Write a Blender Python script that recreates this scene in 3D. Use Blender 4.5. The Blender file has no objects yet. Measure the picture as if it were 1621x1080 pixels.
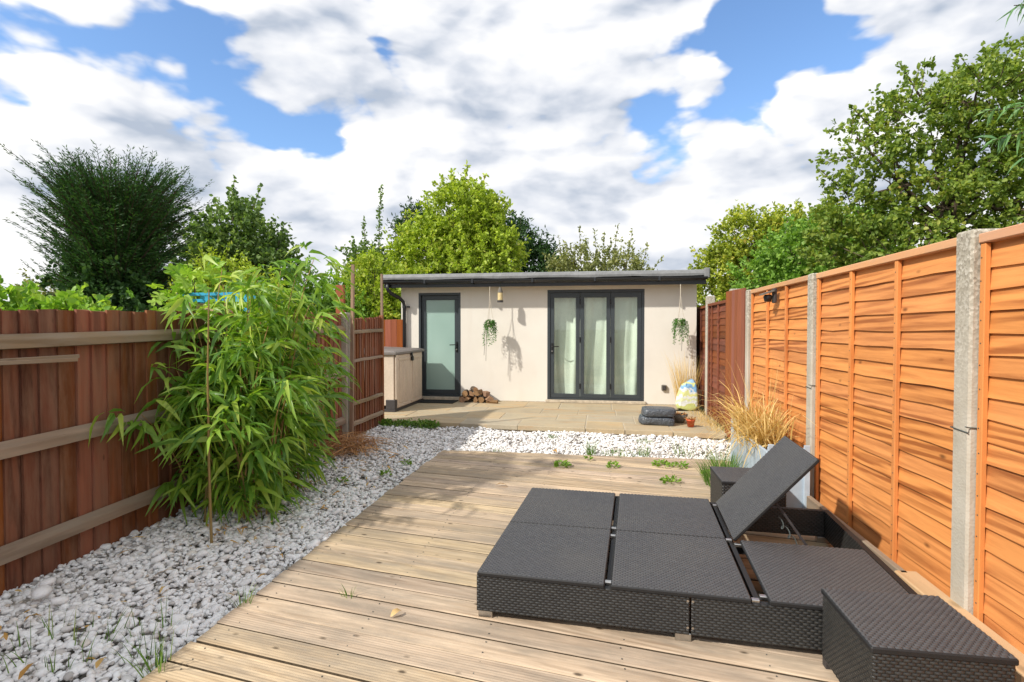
import bpy, bmesh, math, random
import numpy as np
from mathutils import Vector, Matrix, Euler
R = math.radians
sc = bpy.context.scene
C = sc.collection
# ------------------------------------------------------------------ camera
cam = bpy.data.cameras.new('camera'); cam.sensor_width = 36; cam.lens = 19.233
cam.clip_start = 0.05; cam.clip_end = 2000
co = bpy.data.objects.new('camera', cam); C.objects.link(co)
YAW = math.atan(140/866)
co.location = (0, 0, 1.40); co.rotation_euler = (R(90-1.26), 0, YAW)
sc.camera = co
# ------------------------------------------------------------------ sun and sky
SUN = Vector((.50, .44, -.52)).normalized()
sl = bpy.data.lights.new('sun', 'SUN'); sl.energy = 2.2; sl.angle = R(1.6); sl.color = (1, .945, .85)
so = bpy.data.objects.new('sun', sl); C.objects.link(so)
so.rotation_euler = SUN.to_track_quat('-Z', 'Y').to_euler(); so.location = (-6, -6, 12)
wd = bpy.data.worlds.new('World'); sc.world = wd; wd.use_nodes = True
def build_sky():
    nt = wd.node_tree; N = nt.nodes; L = nt.links; N.clear()
    def n(t, **k):
        x = N.new(t)
        for a, b in k.items(): setattr(x, a, b)
        return x
    def mth(op, a, b=None, clamp=False):
        x = n('ShaderNodeMath', operation=op, use_clamp=clamp)
        for i, v in enumerate((a, b)):
            if v is None: continue
            if hasattr(v, 'links'): L.new(v, x.inputs[i])
            else: x.inputs[i].default_value = v
        return x.outputs[0]
    out = n('ShaderNodeOutputWorld'); bg = n('ShaderNodeBackground'); bg.inputs[1].default_value = .13
    L.new(bg.outputs[0], out.inputs[0])
    sky = n('ShaderNodeTexSky', sky_type='NISHITA', sun_disc=False)
    sky.sun_elevation = math.asin(-SUN.z); sky.sun_rotation = math.atan2(-SUN.x, -SUN.y)
    sky.air_density = 1.0; sky.dust_density = .4; sky.ozone_density = 1.6
    tc = n('ShaderNodeTexCoord'); sep = n('ShaderNodeSeparateXYZ'); L.new(tc.outputs['Generated'], sep.inputs[0])
    mpz = n('ShaderNodeMapping'); mpz.inputs['Scale'].default_value = (1, 1, 2.1); L.new(tc.outputs['Generated'], mpz.inputs[0]); cmb = mpz
    def noise(vec, scale, det, rough, off=(0, 0, 0), dist=0):
        mp = n('ShaderNodeMapping'); mp.inputs['Location'].default_value = off; L.new(vec, mp.inputs[0])
        x = n('ShaderNodeTexNoise'); x.inputs['Scale'].default_value = scale; x.inputs['Detail'].default_value = det
        x.inputs['Roughness'].default_value = rough; x.inputs['Distortion'].default_value = dist
        L.new(mp.outputs[0], x.inputs['Vector']); return x.outputs[0]
    wv = n('ShaderNodeTexNoise'); wv.inputs['Scale'].default_value = 3.0; wv.inputs['Detail'].default_value = 4; L.new(cmb.outputs[0], wv.inputs['Vector'])
    def puff(vec, scale, off):
        ma = n('ShaderNodeVectorMath', operation='MULTIPLY_ADD'); L.new(wv.outputs['Color'], ma.inputs[0]); ma.inputs[1].default_value = (.22, .22, .22); ma.inputs[2].default_value = off
        ad = n('ShaderNodeVectorMath', operation='ADD'); L.new(vec, ad.inputs[0]); L.new(ma.outputs[0], ad.inputs[1])
        v = n('ShaderNodeTexVoronoi', feature='F1'); v.inputs['Scale'].default_value = scale; v.inputs['Detail'].default_value = 2; v.inputs['Roughness'].default_value = .45; v.inputs['Lacunarity'].default_value = 2.3
        L.new(ad.outputs[0], v.inputs['Vector']); return mth('SUBTRACT', .95, v.outputs['Distance'])
    def dens(off):
        f_ = noise(cmb.outputs[0], 2.2, 6, .56, (1.7+off[0], .4+off[1], .3+off[2]), .1)
        return mth('ADD', mth('MULTIPLY', f_, .72), mth('MULTIPLY', puff(cmb.outputs[0], 5.2, off), .26))
    big = dens((0, 0, 0)); lit = dens((-.03, -.03, .055))
    wd.cycles.sampling_method = 'MANUAL'; wd.cycles.sample_map_resolution = 256
    # blue gaps, placed as directions in the sky
    hole = None
    wn = n('ShaderNodeTexNoise'); wn.inputs['Scale'].default_value = 5.5; wn.inputs['Detail'].default_value = 4; L.new(tc.outputs['Generated'], wn.inputs['Vector'])
    wa = n('ShaderNodeVectorMath', operation='MULTIPLY_ADD'); L.new(wn.outputs['Color'], wa.inputs[0]); wa.inputs[1].default_value = (.30, .30, .30); wa.inputs[2].default_value = (-.15, -.15, -.15)
    wb = n('ShaderNodeVectorMath', operation='ADD'); L.new(tc.outputs['Generated'], wb.inputs[0]); L.new(wa.outputs[0], wb.inputs[1]); wc = n('ShaderNodeVectorMath', operation='NORMALIZE'); L.new(wb.outputs[0], wc.inputs[0])
    def ray(x, y):
        fw = Vector((-math.sin(YAW)*math.cos(R(1.26)), math.cos(YAW)*math.cos(R(1.26)), -math.sin(R(1.26))))
        rt = Vector((math.cos(YAW), math.sin(YAW), 0)); up = rt.cross(fw)
        return (fw*866 + rt*(x-810.5) - up*(y-540)).normalized()
    for (x, y, w, a) in ((120, 30, .010, .125), (290, 20, .005, .12), (20, 90, .005, .07), (1150, 115, .0035, .21), (1240, 60, .0035, .17), (490, 250, .0008, .08), (600, 5, .0015, .12), (1615, 190, .003, .10)):
        d = n('ShaderNodeVectorMath', operation='DOT_PRODUCT'); L.new(wc.outputs[0], d.inputs[0]); d.inputs[1].default_value = ray(x, y)
        e = mth('SUBTRACT', 1, d.outputs['Value']); e = mth('DIVIDE', e, w); e = mth('EXPONENT', mth('MULTIPLY', e, -1)); e = mth('MULTIPLY', e, a)
        hole = e if hole is None else mth('ADD', hole, e)
    low = mth('MULTIPLY', mth('SUBTRACT', .30, mth('MAXIMUM', sep.outputs[2], 0), True), .75)     # more cloud towards the horizon
    cov = mth('ADD', mth('SUBTRACT', big, hole), low)
    mr = n('ShaderNodeMapRange', interpolation_type='SMOOTHSTEP'); L.new(cov, mr.inputs[0]); mr.inputs[1].default_value = .245; mr.inputs[2].default_value = .315
    # shading inside the clouds: thick parts grey, sun side white
    dif = mth('SUBTRACT', big, lit)
    sh = mth('ADD', mth('MULTIPLY', dif, 3.9), .61)
    soft = noise(cmb.outputs[0], 3.1, 5, .5, (5, 2, 0)); sh = mth('ADD', sh, mth('MULTIPLY', mth('SUBTRACT', soft, .5), 1.5), True)
    cr = n('ShaderNodeValToRGB'); L.new(sh, cr.inputs[0])
    cr.color_ramp.elements[0].color = (1.75, 2.0, 2.42, 1); cr.color_ramp.elements[1].color = (4.2, 4.14, 4.02, 1)
    e = cr.color_ramp.elements.new(.45); e.color = (3.0, 3.1, 3.32, 1)
    mx = n('ShaderNodeMix', data_type='RGBA'); L.new(mr.outputs[0], mx.inputs[0]); sk = n('ShaderNodeMix', data_type='RGBA', blend_type='MULTIPLY'); sk.inputs[0].default_value = 1; L.new(sky.outputs[0], sk.inputs[6]); sk.inputs[7].default_value = (.62, .72, .82, 1); L.new(sk.outputs[2], mx.inputs[6]); L.new(cr.outputs[0], mx.inputs[7])
    L.new(mx.outputs[2], bg.inputs[0])
build_sky()
vs = sc.view_settings; vs.view_transform = 'Standard'; vs.look = 'None'; vs.gamma = 1; vs.use_curve_mapping = False
vs.exposure = 1.12
sc.cycles.max_bounces = 6; sc.cycles.diffuse_bounces = 3; sc.cycles.glossy_bounces = 3; sc.cycles.transparent_max_bounces = 10

# ------------------------------------------------------------------ helpers
def tag(o, label=None, cat=None, group=None, kind=None):
    if label: o['label'] = label
    if cat: o['category'] = cat
    if group: o['group'] = group
    if kind: o['kind'] = kind
    return o
def link(name, me, mats=None, parent=None, smooth=False):
    if mats is not None:
        for m in (mats if isinstance(mats, (list, tuple)) else [mats]): me.materials.append(m)
    if smooth: me.polygons.foreach_set('use_smooth', [True]*len(me.polygons))
    o = bpy.data.objects.new(name, me); C.objects.link(o)
    if parent: o.parent = parent
    return o
def inst(name, me, parent=None, loc=(0, 0, 0), rot=(0, 0, 0), scale=(1, 1, 1)):
    o = bpy.data.objects.new(name, me); C.objects.link(o); o.location = loc; o.rotation_euler = rot; o.scale = scale
    if parent: o.parent = parent
    return o
def empty(name, loc=(0, 0, 0), rz=0):
    o = bpy.data.objects.new(name, None); C.objects.link(o); o.location = loc; o.rotation_euler = (0, 0, rz); o.empty_display_size = .1
    return o
def np_mesh(name, V, F):
    V = np.asarray(V, dtype=np.float32).reshape(-1, 3); F = np.asarray(F, dtype=np.int32)
    me = bpy.data.meshes.new(name); k = F.shape[1]
    me.vertices.add(len(V)); me.vertices.foreach_set('co', V.ravel())
    me.loops.add(F.size); me.loops.foreach_set('vertex_index', F.ravel())
    me.polygons.add(len(F)); me.polygons.foreach_set('loop_start', np.arange(0, F.size, k, dtype=np.int32))
    me.polygons.foreach_set('loop_total', np.full(len(F), k, dtype=np.int32))
    me.update(calc_edges=True); return me
class MB:
    def __init__(s): s.v = []; s.f = []; s.m = []; s.mi = 0
    def add(s, vs, fs):
        o = len(s.v); s.v += [tuple(p) for p in vs]; s.f += [tuple(o+i for i in f) for f in fs]; s.m += [s.mi]*len(fs); return s
    def box(s, x0, x1, y0, y1, z0, z1, b=0):
        if b <= 0:
            return s.add([(x0,y0,z0),(x1,y0,z0),(x1,y1,z0),(x0,y1,z0),(x0,y0,z1),(x1,y0,z1),(x1,y1,z1),(x0,y1,z1)],
                         [(0,3,2,1),(4,5,6,7),(0,1,5,4),(1,2,6,5),(2,3,7,6),(3,0,4,7)])
        bm = bmesh.new(); bmesh.ops.create_cube(bm, size=1)
        for v in bm.verts: v.co = ((x0+x1)/2+v.co.x*(x1-x0), (y0+y1)/2+v.co.y*(y1-y0), (z0+z1)/2+v.co.z*(z1-z0))
        bmesh.ops.bevel(bm, geom=bm.edges[:], offset=b, segments=1, affect='EDGES')
        bm.verts.index_update(); s.add([v.co.copy() for v in bm.verts], [[v.index for v in f.verts] for f in bm.faces]); bm.free(); return s
    def bar(s, a, b, w, h, up=(0, 0, 1)):
        a = Vector(a); b = Vector(b); d = (b-a).normalized(); u = Vector(up); sd = d.cross(u)
        if sd.length < 1e-4: sd = d.cross(Vector((0, 1, 0)))
        sd.normalize(); u = sd.cross(d).normalized(); vs = []
        for p in (a, b):
            for i, j in ((-1,-1),(1,-1),(1,1),(-1,1)): vs.append(p+sd*i*w/2+u*j*h/2)
        return s.add(vs, [(0,1,2,3),(7,6,5,4),(0,4,5,1),(1,5,6,2),(2,6,7,3),(3,7,4,0)])
    def tube(s, pts, rad, n=8, caps=True):
        pts = [Vector(p) for p in pts]
        if not hasattr(rad, '__len__'): rad = [rad]*len(pts)
        vs = []; fs = []; ref = None
        for i, p in enumerate(pts):
            d = (pts[min(i+1, len(pts)-1)]-pts[max(i-1, 0)]).normalized()
            if ref is None: ref = d.orthogonal().normalized()
            ref = (ref-d*ref.dot(d))
            ref = ref.normalized() if ref.length > 1e-5 else d.orthogonal().normalized()
            b = d.cross(ref)
            for k in range(n):
                a = 2*math.pi*k/n; vs.append(p+(ref*math.cos(a)+b*math.sin(a))*rad[i])
        for i in range(len(pts)-1):
            for k in range(n):
                k2 = (k+1) % n; fs.append((i*n+k, i*n+k2, (i+1)*n+k2, (i+1)*n+k))
        if caps: fs.append(tuple(range(n-1, -1, -1))); fs.append(tuple((len(pts)-1)*n+k for k in range(n)))
        return s.add(vs, fs)
    def lathe(s, prof, c=(0, 0, 0), n=20):
        vs = []; fs = []
        for r, z in prof:
            for k in range(n):
                a = 2*math.pi*k/n; vs.append((c[0]+r*math.cos(a), c[1]+r*math.sin(a), c[2]+z))
        for i in range(len(prof)-1):
            for k in range(n): fs.append((i*n+k, i*n+(k+1) % n, (i+1)*n+(k+1) % n, (i+1)*n+k))
        return s.add(vs, fs)
    def mesh(s, name='m'):
        me = bpy.data.meshes.new(name); me.from_pydata(s.v, [], s.f); me.update()
        if any(s.m): me.polygons.foreach_set('material_index', s.m)
        return me
    def build(s, name, mats, parent=None, smooth=False): return link(name, s.mesh(name), mats, parent, smooth)

# ------------------------------------------------------------------ materials
class Nt:
    def __init__(s, name):
        s.mat = bpy.data.materials.new(name); s.mat.use_nodes = True; s.nt = s.mat.node_tree; s.N = s.nt.nodes; s.L = s.nt.links
        s.b = s.N['Principled BSDF']; s.out = s.N['Material Output']
    def n(s, t, **k):
        x = s.N.new(t)
        for a, b in k.items(): setattr(x, a, b)
        return x
    def put(s, v, i):
        if hasattr(v, 'links'): s.L.new(v, i)
        else: i.default_value = v
    def math(s, op, a, b=0, clamp=False):
        x = s.n('ShaderNodeMath', operation=op, use_clamp=clamp); s.put(a, x.inputs[0]); s.put(b, x.inputs[1]); return x.outputs[0]
    def coords(s, scale=(1, 1, 1), world=False, rnd=0):
        if world: v = s.n('ShaderNodeNewGeometry').outputs['Position']
        else: v = s.n('ShaderNodeTexCoord').outputs['Object']
        if rnd:
            oi = s.n('ShaderNodeObjectInfo'); a = s.n('ShaderNodeVectorMath', operation='ADD'); s.L.new(v, a.inputs[0])
            m = s.math('MULTIPLY', oi.outputs['Random'], rnd); c = s.n('ShaderNodeCombineXYZ')
            for i in range(3): s.L.new(m, c.inputs[i])
            s.L.new(c.outputs[0], a.inputs[1]); v = a.outputs[0]
        mp = s.n('ShaderNodeMapping'); mp.inputs['Scale'].default_value = scale; s.L.new(v, mp.inputs[0]); return mp.outputs[0]
    def noise(s, vec, scale=1, det=4, rough=.55, dist=0):
        x = s.n('ShaderNodeTexNoise'); x.inputs['Scale'].default_value = scale; x.inputs['Detail'].default_value = det
        x.inputs['Roughness'].default_value = rough; x.inputs['Distortion'].default_value = dist; s.L.new(vec, x.inputs['Vector']); return x.outputs[0]
    def ramp(s, fac, stops):
        x = s.n('ShaderNodeValToRGB'); e = x.color_ramp.elements
        while len(e) < len(stops): e.new(.5)
        for i, (p, c) in enumerate(stops):
            e[i].position = p; e[i].color = (*c, 1) if hasattr(c, '__len__') else (c, c, c, 1)
        s.L.new(fac, x.inputs[0]); return x.outputs[0]
    def mix(s, fac, a, b, mode='MIX'):
        x = s.n('ShaderNodeMix', data_type='RGBA', blend_type=mode); s.put(fac, x.inputs[0])
        for v, i in ((a, 6), (b, 7)):
            if hasattr(v, 'links'): s.L.new(v, x.inputs[i])
            else: x.inputs[i].default_value = (*v, 1)
        return x.outputs[2]
    def rng(s, v, a, b, c=0, d=1):
        x = s.n('ShaderNodeMapRange'); s.L.new(v, x.inputs[0])
        for i, q in enumerate((a, b, c, d)): x.inputs[i+1].default_value = q
        return x.outputs[0]
    def bump(s, h, st=.3, dist=.01):
        x = s.n('ShaderNodeBump'); x.inputs['Strength'].default_value = st; x.inputs['Distance'].default_value = dist
        s.L.new(h, x.inputs['Height']); s.L.new(x.outputs[0], s.b.inputs['Normal'])
    def fin(s, col, rough=.6, spec=.5, metal=0):
        s.put(col if hasattr(col, 'links') else (*col, 1), s.b.inputs['Base Color']); s.put(rough, s.b.inputs['Roughness'])
        s.b.inputs['Specular IOR Level'].default_value = spec; s.b.inputs['Metallic'].default_value = metal; return s.mat
def plain(name, c, rough=.5, spec=.5, metal=0, var=.15, sc_=25):
    t = Nt(name); v = t.coords((1, 1, 1), rnd=9); f = t.noise(v, sc_, 4)
    g = t.noise(v, sc_*.12, 3)
    col = t.mix(t.rng(f, .35, .65), tuple(x*(1-var) for x in c), tuple(min(1, x*(1+var)) for x in c))
    col = t.mix(t.rng(g, .35, .7, 0, .35), col, tuple(x*.7 for x in c))
    t.bump(f, .12, .003); return t.fin(col, rough, spec, metal)
def wood(name, light, dark, axis=0, grain=1., knots=.0, weather=None, wfac=.5, objvar=.25, rough=.75, fig=1.0, knot=(2.6, 5.5, .05, .13), hue=1.0, wsc=.8, wst=.75, fine=.45, along=.75, wdist=9):
    t = Nt(name); s = [22*grain]*3; s[axis] = 1.2*grain
    v = t.coords(tuple(s), rnd=37)
    f = t.noise(v, 1, 6, .6, .3)
    s2 = [7*grain]*3; s2[axis] = along*grain
    v2 = t.coords(tuple(s2), rnd=53)
    w = t.n('ShaderNodeTexWave', wave_type='RINGS' if False else 'BANDS', bands_direction='DIAGONAL'); w.inputs['Scale'].default_value = wsc
    w.inputs['Distortion'].default_value = wdist; w.inputs['Detail'].default_value = 3; w.inputs['Detail Scale'].default_value = .9; t.L.new(v2, w.inputs['Vector'])
    mask = t.rng(t.noise(v2, .55, 2), .42, .66)
    g = t.math('MULTIPLY', t.math('MULTIPLY', t.rng(w.outputs[0], .25, .8), mask), fig)
    g = t.math('ADD', t.math('MULTIPLY', g, wst), t.math('MULTIPLY', t.rng(f, .4, .75), fine), True)
    col = t.mix(g, light, dark)
    oi = t.n('ShaderNodeObjectInfo')
    hs = t.n('ShaderNodeHueSaturation'); t.L.new(col, hs.inputs['Color'])
    t.L.new(t.rng(oi.outputs['Random'], 0, 1, 1-objvar, 1+objvar), hs.inputs['Value'])
    r2 = t.math('FRACT', t.math('MULTIPLY', oi.outputs['Random'], 17.3)); t.L.new(t.rng(r2, 0, 1, 1-.1*hue, 1+.1*hue), hs.inputs['Saturation'])
    t.L.new(t.rng(r2, 0, 1, .5-.007*hue, .5+.007*hue), hs.inputs['Hue']); col = hs.outputs[0]
    if weather is not None:
        vw = t.coords((1, 1, 1), world=True); s3 = [5]*3; s3[axis] = 1
        a = t.noise(vw, 1.1, 5, .65); b_ = t.noise(t.coords(tuple(s3), rnd=71), 1.5, 5, .7)
        k = t.math('MULTIPLY', t.rng(t.math('ADD', t.math('MULTIPLY', a, .38), t.math('MULTIPLY', b_, .72)), .48, .68), wfac, True)
        col = t.mix(k, col, weather)
    if knots > 0:
        s4 = [knot[1]]*3; s4[axis] = knot[0]
        vo = t.n('ShaderNodeTexVoronoi'); vo.inputs['Scale'].default_value = 1; vo.inputs['Randomness'].default_value = 1; t.L.new(t.coords(tuple(s4), rnd=91), vo.inputs['Vector'])
        k = t.rng(vo.outputs['Distance'], knot[2], knot[3], knots, 0); col = t.mix(k, col, tuple(x*.22 for x in dark))
    t.bump(t.math('ADD', f, t.math('MULTIPLY', g, .3)), .35, .004)
    return t.fin(col, rough, .3)
def leafmat(name, stops, trans=.35, rough=.5, spec=.35):
    t = Nt(name); geo = t.n('ShaderNodeNewGeometry'); oi = t.n('ShaderNodeObjectInfo')
    r = t.math('FRACT', t.math('ADD', geo.outputs['Random Per Island'], t.math('MULTIPLY', oi.outputs['Random'], 3.7)))
    big = t.noise(t.coords((1, 1, 1), world=True), 1.6, 3); r = t.math('ADD', t.math('MULTIPLY', r, .75), t.math('MULTIPLY', t.rng(big, .3, .7), .25))
    col = t.ramp(r, stops)
    t.fin(col, rough, spec)
    tr = t.n('ShaderNodeBsdfTranslucent'); tc = t.mix(1, col, (1.25, 1.3, .55), 'MULTIPLY'); t.L.new(tc, tr.inputs[0])
    m = t.n('ShaderNodeMixShader'); m.inputs[0].default_value = trans
    t.L.new(t.b.outputs[0], m.inputs[1]); t.L.new(tr.outputs[0], m.inputs[2]); t.L.new(m.outputs[0], t.out.inputs[0]); return t.mat

M = {}
M['deck'] = wood('deck_wood', (.58, .45, .31), (.30, .21, .13), 0, 1.6, .9, (.235, .20, .16), .72, .17, .85, .8, knot=(4.5, 9, .05, .12), wsc=1.2, wst=.6, fine=.75)
M['orange'] = wood('orange_panel_wood', (.73, .30, .092), (.33, .105, .028), 1, 1.5, .75, None, 0, .10, .62, 1.2, knot=(3.0, 7, .03, .11), hue=.15, wsc=1.0, wst=.75, fine=.6, along=.42, wdist=7)
M['orange_v'] = wood('orange_batten_wood', (.68, .27, .080), (.46, .155, .042), 2, 1, .3, None, 0, .06, .62, .7, hue=.1)
M['orange_cap'] = wood('orange_cap_wood', (.68, .36, .19), (.46, .21, .10), 1, 1, .3, (.45, .33, .24), .5, .08, .7, .6)
M['redbrown'] = wood('red_brown_board', (.27, .090, .038), (.10, .034, .016), 2, 1.4, .7, (.27, .15, .095), .75, .30, .75, .8, knot=(3, 7, .03, .09))
M['oldrail'] = wood('weathered_rail', (.33, .235, .15), (.15, .10, .06), 1, .9, .8, (.28, .235, .18), .8, .1, .85, .7)
M['redbrown_x'] = wood('brown_lap_board', (.20, .062, .028), (.09, .028, .014), 1, 1, .3, None, 0, .2, .75, 1)
M['browndoor'] = wood('plain_brown_board', (.27, .088, .042), (.15, .045, .022), 2, 1.3, .1, None, 0, .08, .7, .5)
M['rust'] = wood('rust_fence_board', (.34, .095, .032), (.20, .05, .018), 2, 1, .1, None, 0, .15, .7, .5)
M['stake'] = wood('grey_brown_stake', (.30, .19, .12), (.16, .10, .06), 2, 1, .2, (.27, .22, .17), .6, .15, .85, .6)
M['newwood'] = wood('pale_new_timber', (.62, .42, .25), (.42, .27, .15), 1, 1, .4, None, 0, .1, .75, .7)
M['deckside'] = plain('gap_shade_board_edge', (.10, .075, .05), .95, .1, 0, .3, 30)  # dark colour on the board sides paints shade into the gaps
M['grill'] = plain('dark_gap', (.02, .018, .016), .8)
def concrete():
    t = Nt('concrete_post'); v = t.coords((1, 1, 1), world=True)
    a = t.noise(v, 3, 5, .6); b = t.noise(v, 90, 3, .6); vo = t.n('ShaderNodeTexVoronoi'); vo.inputs['Scale'].default_value = 85; t.L.new(v, vo.inputs['Vector'])
    sep = t.n('ShaderNodeSeparateXYZ'); t.L.new(v, sep.inputs[0])
    col = t.mix(t.rng(a, .35, .65), (.40, .36, .29), (.52, .48, .41))
    weath = t.rng(t.math('ADD', sep.outputs[2], t.math('MULTIPLY', a, .9)), 1.45, 2.1)      # exposed aggregate high on the post
    ag = t.ramp(vo.outputs['Color'], [(0, (.16, .14, .11)), (.5, (.34, .31, .25)), (1, (.60, .57, .5))])
    col = t.mix(t.math('MULTIPLY', weath, .75), col, ag)
    t.bump(t.math('ADD', b, vo.outputs['Distance']), .35, .004); return t.fin(col, .9, .2)
M['concrete'] = concrete()
def render_wall():
    t = Nt('cream_render'); v = t.coords((1, 1, 1), world=True); a = t.noise(v, 260, 3, .6); b = t.noise(v, 1.1, 5, .6); c = t.noise(t.coords((3, 3, .5), world=True), 1.2, 4)
    col = t.mix(t.rng(b, .35, .7), (.69, .65, .585), (.75, .715, .65)); col = t.mix(t.rng(c, .55, .8, 0, .3), col, (.60, .53, .45))
    t.bump(a, .25, .003); return t.fin(col, .9, .2)
M['render'] = render_wall()
M['anthracite'] = plain('anthracite_aluminium', (.040, .050, .058), .38, .5, 0, .06, 40)
M['gutter'] = plain('black_grey_gutter', (.022, .024, .028), .35, .5, 0, .1, 20)
M['roof'] = plain('grey_roof_membrane', (.22, .225, .23), .6, .4, 0, .15, 14)
M['black'] = plain('black_plastic', (.012, .012, .013), .4)
M['steel'] = plain('brushed_steel', (.55, .54, .52), .3, .5, 1, .1, 40)
M['sillstone'] = plain('stone_sill', (.50, .43, .33), .8, .3, 0, .2, 18)
M['grey_lid'] = plain('grey_brown_lid', (.20, .175, .16), .6, .4, 0, .1, 25)
M['beige'] = plain('beige_plastic', (.64, .53, .42), .55, .4, 0, .06, 30)
M['darkgrey'] = plain('dark_grey_plastic', (.045, .04, .042), .5)
M['curtain'] = plain('curtain_cloth', (.86, .88, .78), .9, .1, 0, .03, 20)
M['rope'] = plain('cotton_rope', (.62, .56, .46), .9, .1, 0, .15, 90)
M['greyrope'] = plain('grey_rope_tail', (.30, .28, .25), .9, .1, 0, .15, 90)
M['bluepaint'] = plain('pale_blue_grey_paint', (.42, .50, .58), .6, .3, 0, .08, 12)
M['brightblue'] = plain('bright_blue_plastic', (.03, .36, .60), .4)
M['cream_lamp'] = plain('cream_glass', (.72, .58, .30), .5, .4)
M['tan'] = plain('tan_board', (.52, .38, .24), .8, .2)
M['terracotta'] = plain('orange_pot', (.62, .12, .045), .6, .4)
M['greypot'] = plain('grey_pot', (.16, .145, .12), .7)
M['soil'] = plain('soil', (.05, .033, .022), .95, .1, 0, .4, 60)
M['mat'] = plain('dark_doormat', (.035, .036, .036), .95, .1, 0, .3, 200)
M['wire'] = plain('wire', (.10, .12, .12), .5, .5, .6)
M['innerwall'] = plain('inner_wall', (.35, .35, .33), .9, .1)
M['cardboard'] = plain('cardboard', (.45, .33, .22), .9, .1)
M['drygrass'] = leafmat('dry_straw', [(0, (.42, .25, .08)), (.4, (.66, .45, .16)), (.75, (.80, .60, .26)), (1, (.84, .70, .40))], .25)
M['drystem'] = leafmat('dry_red_stem', [(0, (.24, .11, .045)), (.5, (.50, .25, .10)), (1, (.66, .40, .18))], .15)
M['dryleaf'] = leafmat('dry_leaf', [(0, (.42, .20, .05)), (.5, (.60, .36, .12)), (1, (.66, .48, .24))], .2)
M['grass'] = leafmat('grass_blade', [(0, (.06, .13, .025)), (.5, (.12, .24, .04)), (.85, (.22, .34, .07)), (1, (.45, .42, .16))], .35)
M['weed'] = leafmat('weed_leaf', [(0, (.12, .26, .03)), (1, (.28, .44, .06))], .35)
M['bamboo'] = leafmat('bamboo_leaf', [(0, (.055, .155, .022)), (.35, (.15, .30, .038)), (.7, (.30, .47, .062)), (.92, (.48, .58, .10)), (1, (.66, .56, .16))], .42, .42, .5)
M['cane'] = leafmat('bamboo_cane', [(0, (.20, .16, .05)), (.6, (.38, .22, .09)), (1, (.50, .30, .13))], .0, .4)
M['bark'] = plain('bark', (.10, .075, .055), .95, .1, 0, .35, 14)
M['frost'] = None
def glass_clear():
    t = Nt('window_glass'); tr = t.n('ShaderNodeBsdfTransparent'); tr.inputs[0].default_value = (.93, .97, .95, 1)
    gl = t.n('ShaderNodeBsdfGlossy'); gl.inputs['Roughness'].default_value = .01; geo = t.n('ShaderNodeNewGeometry'); dp_ = t.n('ShaderNodeVectorMath', operation='DOT_PRODUCT'); t.L.new(geo.outputs['Normal'], dp_.inputs[0]); t.L.new(geo.outputs['Incoming'], dp_.inputs[1])
    k = t.math('SUBTRACT', 1, t.math('ABSOLUTE', dp_.outputs['Value']), True); fr = t.math('ADD', t.math('MULTIPLY', t.math('POWER', k, 5), .9), .05)
    m = t.n('ShaderNodeMixShader'); t.L.new(fr, m.inputs[0]); t.L.new(tr.outputs[0], m.inputs[1]); t.L.new(gl.outputs[0], m.inputs[2]); t.L.new(m.outputs[0], t.out.inputs[0]); return t.mat
M['glass'] = glass_clear()
def frosted():
    t = Nt('frosted_green_glass'); v = t.coords((1, 1, 1), world=True); a = t.noise(v, .9, 2)
    col = t.mix(t.rng(a, .35, .7), (.27, .40, .36), (.34, .48, .43)); t.fin(col, .32, .5)
    t.b.inputs['Coat Weight'].default_value = .35; t.b.inputs['Coat Roughness'].default_value = .05; return t.mat
M['frost'] = frosted()
def stone_slab():
    t = Nt('sandstone_slab'); v = t.coords((1, 1, 1), rnd=23); vw = t.coords((1, 1, 1), world=True)
    a = t.noise(v, 1.6, 5, .6, .6); b = t.noise(v, 30, 4); c = t.noise(t.coords((1, 5, 1), rnd=11), 1.4, 4, .6, 1.2)
    oi = t.n('ShaderNodeObjectInfo')
    base = t.ramp(oi.outputs['Random'], [(0, (.37, .31, .21)), (.35, (.44, .36, .23)), (.6, (.40, .35, .26)), (.8, (.48, .36, .20)), (1, (.34, .30, .22))])
    col = t.mix(t.rng(c, .52, .72, 0, .75), base, (.50, .27, .10)); col = t.mix(t.rng(a, .45, .75, 0, .5), col, (.25, .22, .17)); col = t.mix(t.rng(b, .3, .8, 0, .25), col, (.55, .47, .36))
    t.bump(t.math('ADD', b, t.math('MULTIPLY', a, 2)), .3, .006); return t.fin(col, .85, .25)
M['slab'] = stone_slab()
M['mortar'] = plain('mortar', (.48, .42, .32), .95, .1, 0, .25, 40)
def ground_mat():
    t = Nt('ground_soil_grass'); v = t.coords((1, 1, 1), world=True); a = t.noise(v, .6, 6, .6); b = t.noise(v, 40, 4)
    col = t.mix(t.rng(a, .4, .6), (.07, .10, .03), (.11, .085, .055)); col = t.mix(t.rng(b, .3, .7, 0, .6), col, (.05, .055, .025)); t.bump(b, .6, .02); return t.fin(col, .95, .1)
M['ground'] = ground_mat()
def pebble_mat():
    t = Nt('white_pebble'); geo = t.n('ShaderNodeNewGeometry'); v = t.coords((1, 1, 1), world=True); b = t.noise(v, 55, 4, .6)
    col = t.ramp(geo.outputs['Random Per Island'], [(0, (.30, .29, .28)), (.05, (.52, .49, .46)), (.14, (.68, .66, .64)), (.35, (.80, .79, .78)), (.93, (.88, .88, .87)), (.98, (.70, .63, .55)), (1, (.50, .42, .34))])
    col = t.mix(t.rng(b, .5, .8, 0, .45), col, (.50, .46, .41)); t.bump(b, .12, .003); return t.fin(col, .6, .4)
M['pebble'] = pebble_mat()
M['gravelbase'] = plain('gravel_grit', (.36, .33, .29), .95, .1, 0, .5, 60)
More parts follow.
